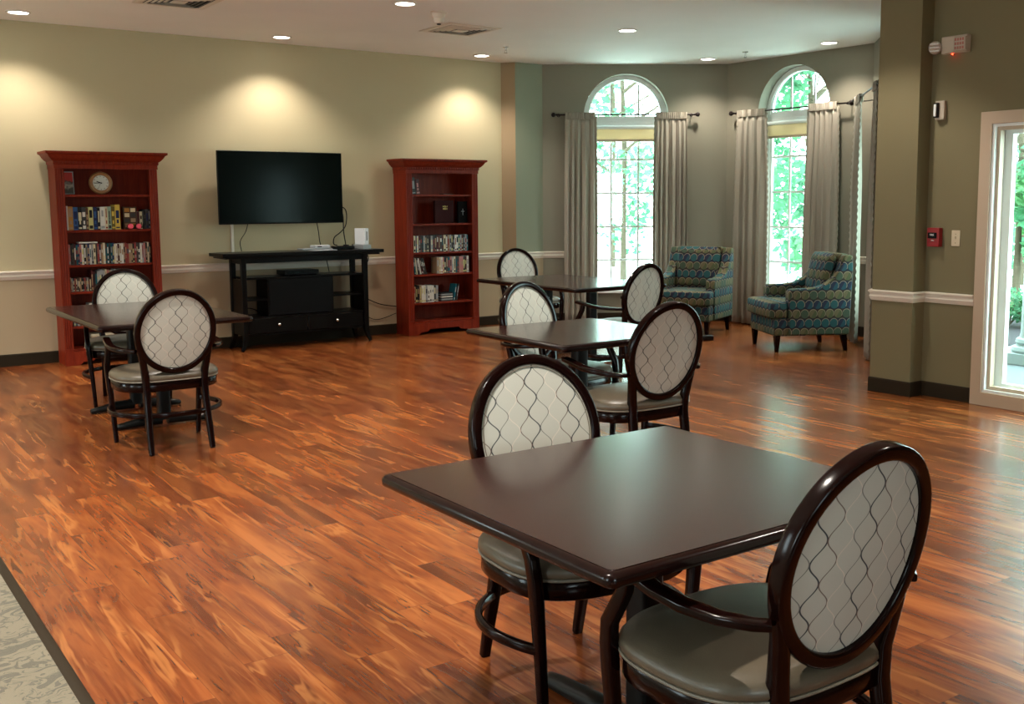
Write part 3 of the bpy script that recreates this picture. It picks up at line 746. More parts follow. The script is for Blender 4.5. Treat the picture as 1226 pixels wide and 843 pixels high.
# ------------------------------------------------------------------ patterned lounge armchairs
def make_lounge():
    root=empty('lounge_armchair')
    # base (wider than the seat opening, with T front)
    MB().box(-.36,.36,-.36,.385,.165,.345).build('base',M_ARM,root,bevel=.018,boxuv=True,segs=3)
    side=[(-.40,.17),(.235,.17),(.245,.60),(.225,.632),(.17,.640),(.05,.640),(-.06,.652),(-.16,.690),(-.235,.755),(-.285,.845),(-.325,.955),(-.345,.975),(-.42,.965),(-.425,.80)]
    for s_ in (-1,1):
        mb=MB(); out=side; x0,x1=(s_*.265,s_*.378) if s_>0 else (-.378,-.265)
        n=len(out)
        for x in (x0,x1):
            for (y,z) in out: mb.v.append((x,y,z))
        mb.face(range(n)); mb.face([n+i for i in range(n)])
        for i in range(n): j=(i+1)%n; mb.face([i,j,n+j,n+i])
        mb.build('arm',M_ARM,root,bevel=.016,boxuv=True,segs=3)
    mb=MB(); o_=[(-.365,.30),(-.245,.40),(-.330,.965),(-.350,.985),(-.415,.975),(-.43,.93),(-.41,.20),(-.36,.20)]
    n=len(o_)
    for x in (-.262,.262):
        for (y,z) in o_: mb.v.append((x,y,z))
    mb.face(range(n)); mb.face([n+i for i in range(n)])
    for i in range(n): j=(i+1)%n; mb.face([i,j,n+j,n+i])
    mb.build('backrest',M_ARM,root,bevel=.014,boxuv=True,segs=3)
    # loose back cushion leaning on it
    Mx=Matrix.Translation((0,-.232,.735))@Matrix.Rotation(radians(11),4,'X')
    def pillow(w,h,t,name,Mx,tshape=None):
        mb=MB(); NX,NZ=14,12; uvs=[]
        for sd in (1,-1):
            b0=len(mb.v)
            for j in range(NZ+1):
                for i in range(NX+1):
                    a=-1+2*i/NX; c=-1+2*j/NZ
                    e=(1-abs(a)**6)*(1-abs(c)**6); yy=sd*(t*.5*(.62+.38*(1-a*a)*(1-c*c))*(e**.25 if e>0 else 0))
                    p=Mx@Vector((a*w/2,yy,c*h/2)); mb.v.append(tuple(p))
            for j in range(NZ):
                for i in range(NX):
                    q=[b0+j*(NX+1)+i,b0+j*(NX+1)+i+1,b0+(j+1)*(NX+1)+i+1,b0+(j+1)*(NX+1)+i]
                    mb.face(q,0,None,True)
        o=mb.build(name,M_ARM,root,angle=80,boxuv=True); return o
    pillow(.525,.50,.15,'back_cushion',Mx)
    # T-shaped seat cushion
    out=[(-.258,-.22),(.258,-.22),(.258,.262),(.372,.262),(.372,.40),(.35,.425),(.15,.440),(-.15,.440),(-.35,.425),(-.372,.40),(-.372,.262),(-.258,.262)]
    mb=MB(); n=len(out)
    for (z,k) in ((.350,.985),(.365,1),(.475,1),(.497,.975),(.507,.90)):
        for (x,y) in out: mb.v.append((x*k,(y-.1)*k+.1,z))
    for r_ in range(4):
        for i in range(n): j=(i+1)%n; mb.face([r_*n+i,r_*n+j,(r_+1)*n+j,(r_+1)*n+i],0,None,False)
    mb.face(range(n)); mb.face([4*n+i for i in range(n)])
    mb.build('seat_cushion',M_ARM,root,bevel=.008,boxuv=True)
    M_LEG=M_CHAIRW
    for (x,y) in ((-.325,.345),(.325,.345),(-.325,-.355),(.325,-.355)):
        mb=MB(); 
        for (z,h,dy) in ((0,.017,-.03 if y<0 else .0),(.172,.030,0)):
            for (a,c) in ((-1,-1),(1,-1),(1,1),(-1,1)): mb.v.append((x+a*h,y+dy+c*h,z))
        mb.face((3,2,1,0)); mb.face((4,5,6,7))
        for i in range(4): j=(i+1)%4; mb.face((i,j,4+j,4+i))
        mb.build('leg',M_LEG,root,bevel=.003)
    return root
def place_by(o,lx,ly,wx,wy,rot):
    o.rotation_euler=(0,0,rot); o.location=(wx-(lx*cos(rot)-ly*sin(rot)),wy-(lx*sin(rot)+ly*cos(rot)),0)
l1=make_lounge()
# right armchair: faces (-.886,.465); sitter's left front foot is the near one
r1=math.atan2(.465,-.886)-pi/2
place_by(l1,.325,.345,8.36,7.74,r1)
tag(l1,'blue and olive patterned armchair standing side-on at the right, below the right arched window','armchair','patterned armchairs in the bay')
l2=copy_tree(l1); r2=radians(-154)-pi/2
place_by(l2,-.325,.345,8.40,8.50,r2)
tag(l2,'blue and olive patterned armchair facing the viewer in the corner between the arched windows','armchair','patterned armchairs in the bay')
# dark low bars resting on the floor
M_BAR=simple('dark_bar',(.012,.010,.009),.35)
def bar(P,Q,label):
    P=Vector(P);Q=Vector(Q); d=Q-P; r_=math.atan2(d.y,d.x); o=MB(); L=d.length
    o.sweep([(0,0,.031),(.012,0,.031),(L-.02,0,.031),(L,0,.031)],rrect(.07,.060,.014,3),scales=[.85,1,1,.8])
    ob=o.build('floor_bar',M_BAR,angle=40); ob.location=(P.x,P.y,0); ob.rotation_euler=(0,0,r_); tag(ob,label,'bar')
bar((8.20,8.20),(7.75,8.50),'low dark bar lying on the floor before the front leg of the corner armchair')

# ------------------------------------------------------------------ television
root=empty('television',(4.382,10.82,1.678))
w,h=.689,.378
MB().box(-w,w,-.018,.018,-h,h).build('bezel',M_BLKP,root,bevel=.004)
MB().box(-w+.008,w-.008,-.0192,-.0184,-h+.016,h-.008).build('screen',M_SCREEN,root)
MB().box(-.42,.42,.0185,.05,-.30,.20).build('rear_housing',M_BLKP,root,bevel=.01)
MB().box(-.22,.22,.0505,.128,-.18,.16).build('wall_bracket',M_BLACKM,root)
MB().box(-w,w,-.0175,.0175,h+.0005,h+.0025).build('top_trim',M_STEEL,root)
tag(root,'large black flat television mounted on the cream wall above the console','television')
# cable raceway
o=MB().box(3.852,3.882,10.928,10.949,.898,1.42).build('cable_raceway',M_TRIM,bevel=.003); tag(o,'slim cream cable cover running down the wall under the television','cable cover')

# ------------------------------------------------------------------ media console
CXc,CYc=4.49,10.72; root=empty('media_console',(CXc,CYc,0))
X=lambda v:v-CXc; Y=lambda v:v-CYc
MB().box(X(3.60),X(5.40),Y(10.48),Y(10.90),.975,1.012).build('top',M_ESP,root,bevel=.005)
MB().box(X(3.64),X(5.36),Y(10.505),Y(10.89),.955,.9745).build('top_moulding',M_ESP,root,bevel=.004)
for x0 in (3.80,5.165):
    for y0,fy in ((10.52,-1),(10.83,1)):
        out=-1 if x0<4 else 1
        P=[(X(x0)+.028+out*.045,Y(y0)+.028+fy*.02,.0),(X(x0)+.028+out*.018,Y(y0)+.028+fy*.008,.06),(X(x0)+.028,Y(y0)+.028,.14),(X(x0)+.028,Y(y0)+.028,.5),(X(x0)+.028,Y(y0)+.028,.9545)]
        MB().sweep(P,[(-.026,-.026),(.026,-.026),(.026,.026),(-.026,.026)],up=(0,1,0),scales=[.6,.8,1,1,1],smooth=False).build('leg',M_ESP,root,bevel=.003)
fr=MB()
fr.box(X(3.857),X(5.164),Y(10.535),Y(10.565),.905,.954)      # front apron
fr.box(X(3.857),X(5.164),Y(10.845),Y(10.865),.905,.954)
fr.build('apron',M_ESP,root)
for x0 in (3.81,5.18):
    MB().box(X(x0),X(x0+.022),Y(10.577),Y(10.829),.16,.735).box(X(x0),X(x0+.022),Y(10.577),Y(10.829),.90,.954).build('side_panel',M_ESP,root)
MB().box(X(3.857),X(5.164),Y(10.54),Y(10.87),.735,.757).build('shelf',M_ESP,root)
for x0,x1 in ((3.857,4.079),(4.816,5.164)): MB().box(X(x0),X(x1),Y(10.56),Y(10.86),.515,.535).build('shelf',M_ESP,root)
MB().box(X(3.857),X(5.164),Y(10.54),Y(10.86),.33,.35).box(X(3.857),X(5.164),Y(10.555),Y(10.86),.15,.17).build('drawer_case',M_ESP,root)
for x0 in (4.08,4.795): MB().box(X(x0),X(x0+.02),Y(10.55),Y(10.86),.3505,.7345).build('divider',M_ESP,root)
MB().box(X(4.1005),X(4.7945),Y(10.545),Y(10.56),.355,.73).box(X(4.1005),X(4.7945),Y(10.84),Y(10.85),.355,.73).build('centre_door',M_BLKP,root,bevel=.003)
for x0,x1,kx in ((3.862,4.505,4.183),(4.515,5.16,4.838)):
    d=MB().box(X(x0),X(x1),Y(10.538),Y(10.554),.174,.327).build('drawer',M_ESP,root,bevel=.004)
    MB().lathe([(.0,0),(.007,0),(.006,.012),(.010,.016),(.016,.022),(.016,.028),(.010,.034),(0,.036)],20,Matrix.Translation((X(kx),Y(10.5375),.258))@Matrix.Rotation(pi/2,4,'X')).build('knob',M_STEEL,d)
tag(root,'espresso wood media console with two silver-knobbed drawers below the television','media console')
# things on the console
T=1.0125
M_SILV=simple('silver_plastic',(.45,.45,.47),.35); M_GWH=simple('glossy_white_plastic',(.82,.82,.84),.18); M_GREY=simple('grey_plastic',(.30,.31,.31),.4)
root=empty('game_console',(5.24,10.70,T)); Rz=Matrix.Rotation(radians(4),4,'Z')
MB().box(-.055,.055,-.09,.09,.0,.045).build('stand',M_GREY,root,bevel=.004)
mm=MB().box(-.030,.030,-.085,.085,.0455,.225).build('body',M_GWH,root,bevel=.005)
MB().box(-.004,.006,-.0865,-.0852,.09,.190).build('disc_slot',M_BLKP,mm)
root.rotation_euler=(0,0,radians(14)); tag(root,'white upright game console on a grey stand at the right end of the media console','game console')
root=empty('cable_box',(5.02,10.72,T)); MB().box(-.11,.11,-.07,.07,.004,.034).build('body',M_BLKP,root,bevel=.006)
MB().lathe([(0,.0345),(.035,.0345),(.030,.048),(0,.050)],20,Matrix.Translation((.04,0,0))).build('dial',M_BLKP,root)
MB().box(-.09,-.07,-.05,.05,0,.004).box(.07,.09,-.05,.05,0,.004).build('foot',M_BLKP,root)
tag(root,'small black box with cables on the console, left of the white game console','cable box')
root=empty('media_player',(4.77,10.76,T)); MB().box(-.09,.09,-.07,.07,.019,.050).build('body',M_SILV,root,bevel=.005)
MB().box(-.06,-.01,-.0712,-.0702,.03,.04).build('display',M_BLKP,root); tag(root,'small silver box on a flat dark tray on the console top','media player')
o=MB().box(-.17,.17,-.085,.085,0,.0185).build('flat_player',M_GREY,bevel=.004); o.location=(4.715,10.775,T); tag(o,'flat grey disc player lying under the small silver box','disc player')
o=MB().box(-.14,.14,-.05,.05,0,.003).build('paper_sheet',M_GWH); o.location=(4.74,10.60,T); o.rotation_euler=(0,0,.1); tag(o,'white sheet of paper lying at the front of the console top','paper')
root=empty('set_top_box',(4.48,10.70,.7575)); MB().box(-.19,.19,-.12,.12,.006,.055).build('body',M_BLKP,root,bevel=.004)
MB().box(-.16,.02,-.1212,-.1202,.022,.040).build('display',M_SCREEN,root); MB().box(-.17,-.15,-.1,.1,0,.006).box(.15,.17,-.1,.1,0,.006).build('foot',M_BLKP,root)
tag(root,'flat black set-top box on the upper open shelf of the console','set-top box')
def cable(pts,r,label,mat=M_BLKP):
    P=[Vector(p) for p in pts]; out=[]
    for i in range(len(P)-1):
        p0=P[max(i-1,0)];p1=P[i];p2=P[i+1];p3=P[min(i+2,len(P)-1)]
        for k in range(8):
            t=k/8; out.append(.5*((2*p1)+(p2-p0)*t+(2*p0-5*p1+4*p2-p3)*t*t+(3*p1-p0-3*p2+p3)*t**3))
    out.append(P[-1])
    o=MB().tube(out,r,6,up=(.3,.8,.5)).build('cable',mat,angle=80); tag(o,label,'cable'); return o
cable([(4.03,10.90,1.32),(4.0,10.90,1.22),(3.93,10.88,1.12),(3.93,10.85,T+.005)],.004,'thin black cable dropping from the left half of the television to the console')
cable([(4.80,10.90,1.32),(4.82,10.90,1.2),(4.83,10.90,1.1),(4.84,10.875,T+.005)],.005,'black cable dropping from the television bottom behind the silver box')
cable([(5.02,10.88,1.50),(5.13,10.86,1.44),(5.13,10.86,1.28),(5.06,10.84,1.20),(4.97,10.82,1.14),(4.95,10.80,1.07),(4.97,10.755,T+.041)],.006,'black cable looping from the television side down to the black box')
cable([(5.02,10.89,1.46),(5.10,10.88,1.40),(5.11,10.88,1.2),(5.12,10.86,1.06),(5.10,10.84,T+.006)],.006,'straight black cable beside the looping one at the television edge')
cable([(5.135,10.72,T+.03),(5.15,10.75,T+.045),(5.165,10.80,T+.008)],.005,'short black cable between the black box and the white game console')
cable([(5.37,10.9065,.990),(5.42,10.908,.90),(5.38,10.91,.80),(5.25,10.862,.66)],.005,'black cable bulging past the right end of the console top')
cable([(5.224,10.875,.52),(5.26,10.90,.50),(5.35,10.91,.45),(5.55,10.91,.36),(5.760,10.91,.32)],.006,'thick black cable sagging from the console to the right bookcase')
cable([(5.224,10.875,.40),(5.27,10.91,.34),(5.36,10.925,.25),(5.52,10.925,.18),(5.760,10.915,.24)],.004,'thin dark cable hanging lowest between the console and the right bookcase')
cable([(4.86,10.80,.90),(4.88,10.80,.80),(4.90,10.83,.762)],.005,'black cable falling behind the upper shelf of the console')
cable([(4.87,10.80,.730),(4.91,10.80,.65),(4.88,10.80,.58),(4.86,10.80,.54)],.007,'black cable bunch inside the right bay of the console')
cable([(3.88,10.78,.356),(3.94,10.78,.42),(4.03,10.78,.40),(4.07,10.78,.36)],.005,'black cable curling on the bottom shelf of the left console bay')

# ------------------------------------------------------------------ bookcases
SH=[1.607,1.275,.948,.695,.368,.155]
def bookcase(X0,X1,label):
    YF=10.62; YB=10.917; xc=(X0+X1)/2; root=empty('bookcase',(xc,YB,0)); w=(X1-X0)/2; d=YB-YF; yf=-d
    st=.078
    for s_ in (-1,1):
        a,b_=sorted((s_*w,s_*(w-.022))); MB().box(a,b_,yf+.02,0,0,1.905).build('side_panel',M_CHERRY,root,bevel=.002)
        # fluted stile
        cxs=s_*(w-st/2); mb=MB(); zs=(.0,1.905)
        prof=[(-st/2,.0),(-st/2,-.020)]
        for k in range(3):
            c=-.020+.020*k
            prof+=[(c-.007,-.020)]+[(c-.007+.014*i/6,-.020+.006*sin(pi*i/6)) for i in range(1,6)]+[(c+.007,-.020)]
        prof+=[(st/2,-.020),(st/2,0)]
        n=len(prof)
        for z in (.16,1.845):
            for (x,y) in prof: mb.v.append((cxs+x,yf+.020+y,z))
        for i in range(n): j=(i+1)%n; mb.face([i,j,n+j,n+i])
        mb.face(range(n)); mb.face([n+i for i in range(n)])
        mb.box(cxs-st/2,cxs+st/2,yf,yf+.0195,0,.1595); mb.build('fluted_stile',M_CHERRY,root)
    MB().box(-w+.023,w-.023,-.016,-.001,.02,1.90).build('back_panel',M_CHERRY,root)
    MB().box(-w+.0225,w-.0225,yf+.0205,-.0165,1.87,1.905).box(-w,w,yf,yf+.0195,1.846,1.905).build('top_rail',M_CHERRY,root)
    for z in SH:
        MB().box(-w+.0232,w-.0232,yf+.021,-.017,z-.022,z).build('shelf',M_CHERRY,root,bevel=.002)
    # plinth with bracket cut-out
    a=w-st-.0005
    out=[(-a,.0),(-a+.05,.0),(-a+.08,.028),(-a+.17,.034),(-a+.20,.062),(a-.20,.062),(a-.17,.034),(a-.08,.028),(a-.05,0),(a,0),(a,.132),(-a,.132)]
    MB().prism(out,yf,yf+.0195).build('plinth',M_CHERRY,root)
    # crown moulding: profile swept round three sides
    prof=[(0,1.8465),(.006,1.8465),(.006,1.885),(.014,1.890),(.014,1.915),(.030,1.925),(.052,1.950),(.066,1.975),(.085,1.985),(.085,2.005),(0,2.005)]
    path=[(w,-.002,1,0),(w,yf,1,-1),(-w,yf,-1,-1),(-w,-.002,-1,0)]
    mb=MB(); n=len(prof)
    for (x,y,ax,ay) in path:
        for (o_,z) in prof: mb.v.append((x+ax*(o_+.0003),y+ay*(o_+.0003),z))
    for i in range(3):
        for q in range(n): r_=(q+1)%n; mb.face([i*n+q,i*n+r_,(i+1)*n+r_,(i+1)*n+q])
    mb.face(range(n)); mb.face([3*n+i for i in range(n)])
    mb.box(-w,w,yf,-.002,1.9905,2.004); mb.build('crown_moulding',M_CHERRY,root,angle=20)
    mb=MB(); k=int(2*w/.030)
    for i in range(k):
        x=-w+.012+i*(2*w-.024)/(k-1); mb.box(x-.008,x+.008,yf-.0225,yf-.0148,1.893,1.912)
    mb.build('dentil_row',M_CHERRY,root)
    tag(root,label,'bookcase'); return root
bookcase(2.115,3.035,'tall reddish cherry bookcase behind the left table, with a clock on its top shelf')
bookcase(5.765,6.715,'tall reddish cherry bookcase right of the television console')

# ------------------------------------------------------------------ books and discs
CM={}
def cmat(c,rough=.45):
    k=tuple(c)
    if k not in CM: CM[k]=simple('cover_%s'%('_'.join('%d'%v for v in k)),lin(*k),rough,noise=.12,scale=60)
    return CM[k]
M_PAGE=simple('book_pages',(.62,.56,.44),.8)
ORD=['first','second','third','fourth','fifth','sixth','seventh','eighth','ninth','tenth','eleventh','twelfth','thirteenth','fourteenth','fifteenth','sixteenth','seventeenth','eighteenth','nineteenth','twentieth']
def ordw(i):
    if i<20: return ORD[i]
    t=['twenty','thirty','forty'][(i-19)//10 if i>=19 else 0] if False else {2:'twenty',3:'thirty',4:'forty'}[(i+1)//10]
    r_=(i+1)%10
    return (t+'-'+ORD[r_-1]) if r_ else {'twenty':'twentieth','thirty':'thirtieth','forty':'fortieth'}[t]
CN={'black':(22,20,22),'dark grey':(55,52,50),'white':(205,200,190),'cream':(200,185,150),'red':(130,35,30),'dark red':(70,20,20),'blue':(25,70,120),'navy':(25,35,75),'teal':(30,85,95),'pale green':(130,150,130),'olive':(95,80,30),'yellow':(200,165,60),'ochre':(165,110,25),'brown':(75,50,35),'tan':(150,120,90),'pale yellow':(190,180,115),'silver grey':(140,140,140),'pink':(175,110,105)}
def book(kind,x,w,h,dep,z,cname,label,group,acc=None,rot=0,yf=10.665,hard=True):
    """spine faces the room (-y). local origin at the lower left front corner of the spine"""
    mb=MB(); t=.0025 if hard else .0012
    mb.box(0,w,0,t,0,h,0).box(0,t,t,dep,0,h,0).box(w-t,w,t,dep,0,h,0)
    mb.box(t,w-t,t,dep-.003,.003 if hard else .001,h-(.004 if hard else .001),1 if hard else 0)
    if acc:
        rr=random.Random(int(x*9973)+int(z*77)); a0=h*rr.uniform(.3,.6); q=rr.uniform(.12,.34); mb.box(w*q,w*(1-q),-.0007,-.0001,a0,h*rr.uniform(.66,.92),2)
        if w>.02 or rr.random()<.6: mb.box(w*.12,w*.88,-.0007,-.0001,h*.05,h*rr.uniform(.10,.2),2)
        if rr.random()<.5: mb.box(w*.3,w*.7,-.0007,-.0001,h*.25,h*.40,2)
    o=mb.build(kind,[cmat(CN[cname],.4 if hard else .25),M_PAGE,cmat(CN[acc or 'cream'])])
    o.location=(x,yf,z+.0004); o.rotation_euler=(0,rot,0)
    tag(o,label,'book' if kind=='book' else 'disc case',group); return o
z=SH[1]; x=2.205; GB='books on the second shelf of the left bookcase'
ROW=[('white',.012,.225,None),('ochre',.044,.220,'tan'),('blue',.042,.215,'navy'),('black',.036,.215,'cream'),('dark grey',.036,.215,'white'),('brown',.022,.205,'tan'),('pale yellow',.042,.215,'black'),('navy',.036,.215,'blue'),('black',.026,.208,'cream'),('white',.044,.215,'silver grey'),('cream',.025,.217,'red'),('pale green',.032,.218,'dark grey'),('olive',.034,.216,'yellow'),('yellow',.047,.236,'navy')]
for i,(c,w,h,a) in enumerate(ROW):
    book('book',x,w-.001,h,.16,z,c,'%s book, %s from the left, second shelf, left bookcase'%(c,ordw(i)),GB,a); x+=w
xb=x+.006
for i,(c,w,h,a,nm) in enumerate((('dark red',.024,.165,None,'short dark red'),('cream',.026,.168,'brown','short cream'),('black',.022,.185,'dark grey','black'),('dark grey',.024,.19,'navy','dark grey'),('black',.018,.19,'silver grey','thin black'))):
    if i==0: x=2.850
    if i<2: YB_=10.705
    else: YB_=10.665
    book('book',x,w-.001,h,.15,z,c,'%s book, %s of the right-hand group, left bookcase\'s second shelf'%(nm,ordw(i)),GB,a,0,YB_); x+=w
# picture-covered box
root=empty('picture_box',(2.785,10.70,z+.0005)); MB().box(-.062,.062,0,.035,0,.215).build('box',cmat(CN['brown']),root,bevel=.002)
for i in range(2):
    for j in range(4):
        MB().box(-.052+i*.056,-.052+i*.056+.045,-.0010,-.0002,.018+j*.049,.018+j*.049+.036).build('picture',cmat([CN['tan'],CN['dark grey'],CN['cream'],CN['ochre']][(i*3+j)%4]),root)
tag(root,'brown box covered with small pictures on the second shelf of the left bookcase','box')
# small dumbbells with pink ends
M_PINK=simple('pink_rubber',(.85,.09,.14),.35); M_DRED=simple('dark_red_rubber',(.12,.01,.012),.4)
for k,(xx,lb) in enumerate(((2.770,'small dumbbell with a bright pink round end, left of the pair on the bookcase'),(2.846,'small dumbbell with a bright pink round end, right of the pair on the bookcase'))):
    root=empty('dumbbell',(xx,10.664,z+.0275)); Mx=Matrix.Rotation(pi/2,4,'X')
    for yy in (0,-.075+.0):
        pass
    MB().lathe([(0,-.020),(.020,-.020),(.025,-.014),(.027,-.006),(.0,-.006)],8,Matrix.Translation((0,-.020,0))@Mx@Matrix.Rotation(pi/8,4,'Z'),smooth=False).build('end_cap',M_PINK,root) if False else None
    cap=MB().lathe([(0,.034),(.019,.034),(.025,.028),(.026,.016),(.0,.016)],12,Mx); cap.build('end_cap',M_PINK,root)
    MB().lathe([(0,.0155),(.012,.0155),(.012,-.010),(0,-.010)],12,Mx).build('handle',M_DRED,root)
    MB().lathe([(0,-.0105),(.026,-.0105),(.026,-.024),(.020,-.030),(0,-.030)],12,Mx).build('end_weight',M_DRED,root)
    tag(root,lb,'dumbbell','pair of pink-ended dumbbells')
# wall clock standing on the top shelf
root=empty('clock',(2.535,10.735,SH[0]+.109)); root.rotation_euler=(radians(-6),0,0); Mx=Matrix.Rotation(pi/2,4,'X')
M_OAK=woodmat('light_oak',(.20,.085,.025),(.28,.125,.04),(.36,.17,.06),.4)
MB().lathe([(.074,.030),(.080,.034),(.098,.030),(.107,.018),(.107,.004),(.10,0),(.074,0),(.074,.030)],48,Mx,cap=False).build('oak_rim',M_OAK,root)
f=MB().lathe([(0,.008),(.0745,.008),(.0745,.016),(0,.016)],48,Mx).build('dial',simple('clock_dial',(.55,.56,.50),.5),root)
mb=MB()
for i in range(12):
    a=2*pi*i/12; R=Matrix.Rotation(a,4,'Y'); mb.box(-.002,.002,-.0172,-.0162,.056,.068,0,R)
mb.build('hour_marks',M_BLKP,f)
for nm,a,L,w in (('hour_hand',-68,.040,.0035),('minute_hand',-92,.056,.0028),('second_hand',205,.058,.001)):
    R=Matrix.Rotation(radians(a),4,'Y'); MB().box(-w,w,-.0190,-.0178,-.012,L,0,R).build(nm,M_BLKP,f)
tag(root,'round oak-rimmed clock leaning on the top shelf of the left bookcase','clock')
# framed picture
root=empty('framed_picture',(2.245,10.73,SH[0]+.0045)); root.rotation_euler=(radians(-5),0,radians(0))
MB().box(-.055,.055,0,.012,0,.006).box(-.055,.055,0,.012,.204,.212).box(-.055,-.048,0,.012,.0062,.2038).box(.048,.055,0,.012,.0062,.2038).build('frame',M_GREY,root)
mm,nt,b=newmat('abstract_print'); g=G(nt); s=g.sep(g.obj()); nz=g.noise(g.obj(),22,4,.6,1)
q=g.math('ADD',g.math('MULTIPLY',s[2],5.0),g.math('MULTIPLY',nz,.7)); nt.links.new(g.ramp(q,[(.0,(.02,.015,.01)),(.55,(.06,.045,.03)),(.72,(.42,.38,.30)),(.95,(.03,.01,.01)),(1.0,(.45,.02,.012))]),b.inputs['Base Color'])
MB().box(-.0475,.0475,.004,.009,.0065,.2035).build('picture',mm,root); tag(root,'small framed picture on the top shelf at the left edge of the left bookcase','picture frame')

DV=['black','dark grey','white','cream','red','dark red','navy','teal','silver grey','tan','brown','black','white','silver grey','pink','dark grey']
def row(x,x1,z,kind,shelf,group,hmin,hmax,wmin,wmax,seed,dep=.135,start=0,pal=DV,yf=10.66):
    rr=random.Random(seed); i=start
    while True:
        w=rr.uniform(wmin,wmax)
        if x+w>x1: break
        c=rr.choice(pal); a=rr.choice([p for p in ('white','cream','black','tan','teal','red','pale yellow','silver grey') if p!=c])
        book(kind,x,w-.0008,rr.uniform(hmin,hmax),dep,z,c,'%s %s, %s from the left on the %s'%(c,'disc case' if kind=='disc_case' else 'book',ordw(i),shelf),group,a,0,yf+rr.uniform(0,.006),kind=='book'); x+=w; i+=1
    return x,i
row(2.202,2.955,SH[2],'disc_case','left bookcase\'s third shelf','disc cases on the third shelf of the left bookcase',.186,.200,.0150,.0195,11)
o=MB().box(0,.165,0,.13,0,.012).build('disc_case',cmat(CN['white'])); o.location=(2.30,10.665,SH[2]+.2012); tag(o,'white disc case lying flat on top of the third shelf row, left bookcase','disc case')
x,i=row(2.205,2.395,SH[3],'disc_case','left bookcase\'s fourth shelf','disc cases on the fourth shelf of the left bookcase',.126,.132,.011,.0135,12,pal=['dark grey','brown','silver grey','red','black','tan'])
x,i=row(x+.004,2.72,SH[3],'disc_case','left bookcase\'s fourth shelf','disc cases on the fourth shelf of the left bookcase',.186,.205,.015,.0195,13,start=i)
x,i=row(2.215,2.55,SH[4],'disc_case','left bookcase\'s fifth shelf','disc cases on the fifth shelf of the left bookcase',.186,.190,.016,.024,14,pal=['black','dark grey','dark red','black','brown','silver grey'])
o=MB().box(0,.19,0,.14,0,.018).build('flat_box',cmat(CN['white'])); o.location=(2.36,10.665,SH[4]+.1912); tag(o,'white flat box lying on the fifth shelf row of the left bookcase','box')
M_BOXC=simple('cream_card',(.55,.48,.33),.6)
root=empty('storage_box',(2.47,10.77,SH[5]+.0005)); MB().box(-.10,.10,-.09,.09,0,.10).build('box',M_BOXC,root,bevel=.003); MB().box(-.104,.104,-.094,.094,.1005,.125).build('lid',M_BOXC,root,bevel=.003)
tag(root,'cream lidded box on the bottom shelf of the left bookcase, seen beneath the table','box')
# right bookcase
GR='disc cases on the third shelf of the right bookcase'
DR=['black','dark grey','silver grey','white','tan','teal','dark red','pink','cream','dark grey','silver grey']
x,i=row(5.852,6.085,SH[2],'disc_case','right bookcase\'s third shelf',GR,.186,.192,.017,.026,21,pal=DR)
row(6.095,6.615,SH[2],'disc_case','right bookcase\'s third shelf',GR,.188,.196,.020,.030,22,start=i,pal=DR)
GR='disc cases on the fourth shelf of the right bookcase'
for k in range(8):
    c=DR[(k*3+2)%len(DR)]; book('disc_case',5.853+k*.0245,.014,.188,.135,SH[3]+.0005,c,'leaning %s disc case, %s from the left, right bookcase\'s fourth shelf'%(c,ordw(k)),GR,'white',-radians(4+k*1.6),10.66,False)
row(6.17,6.615,SH[3],'disc_case','right bookcase\'s fourth shelf, upright group',GR,.186,.196,.020,.030,23,pal=DR)
GR='disc cases on the fifth shelf of the right bookcase'
x,i=row(5.856,6.21,SH[4],'disc_case','right bookcase\'s fifth shelf',GR,.188,.200,.022,.034,24,pal=['white','dark grey','silver grey','white','cream','black','tan'])
for k in range(7):
    o=MB().box(0,.15,0,.135,0,.0135).build('disc_case',cmat(CN[['dark grey','silver grey','black','white'][k%4]],.25)); o.location=(6.225+.003*(k%2),10.665,SH[4]+.0005+k*.0142)
    tag(o,'flat disc case, %s from the bottom of the small stack in the right bookcase'%ordw(k),'disc case','stacked disc cases on the fifth shelf of the right bookcase')
for k in range(2):
    book('disc_case',6.385+.034*k,.016,.195,.135,SH[4]+.0042,['teal','dark grey'][k],'%s disc case leaning to the right beyond the small stack, right bookcase'%['teal','dark grey'][k],GR,'silver grey',radians(11),10.66,False)
for k in range(2):
    book('disc_case',5.862+.055*k,.050,.190-.02*k,.135,SH[0]+.0008,['dark grey','dark red'][k],'%s case leaning at the left end of the top shelf, right bookcase'%['dark grey','dark red'][k],'cases on the top shelf of the right bookcase','silver grey' if k==0 else 'pink',-radians(5),10.66,False)
M_GOLD=simple('gold_lettering',(.55,.36,.10),.35,metal=.4)
FT=Matrix.Rotation(pi/2,4,'X')
root=empty('bible',(6.305,10.70,SH[1]+.001)); MB().box(-.125,.125,0,.004,0,.262).box(-.125,.125,.041,.045,0,.262).box(-.125,-.121,.0042,.0408,0,.262).build('cover',simple('maroon_leather',(.030,.004,.004),.6,spec=.1),root,bevel=.001)
MB().box(-.1205,.120,.0045,.0405,.004,.258).build('pages',M_PAGE,root)
text('HOLY\nBIBLE',.026,M_GOLD,Matrix.Translation((.01,-.0012,.178))@FT,'title_lettering',root)
tag(root,'maroon Bible with gold title standing face out on the second shelf, right bookcase','book')
root=empty('prayer_book',(6.555,10.70,SH[1]+.001)); MB().box(-.060,.060,0,.004,0,.25).box(-.060,.060,.031,.035,0,.25).box(-.060,-.056,.0042,.0308,0,.25).build('cover',simple('black_leather',(.004,.003,.003),.6,spec=.08),root,bevel=.001)
MB().box(-.0555,.056,.0045,.0305,.004,.246).build('pages',M_PAGE,root)
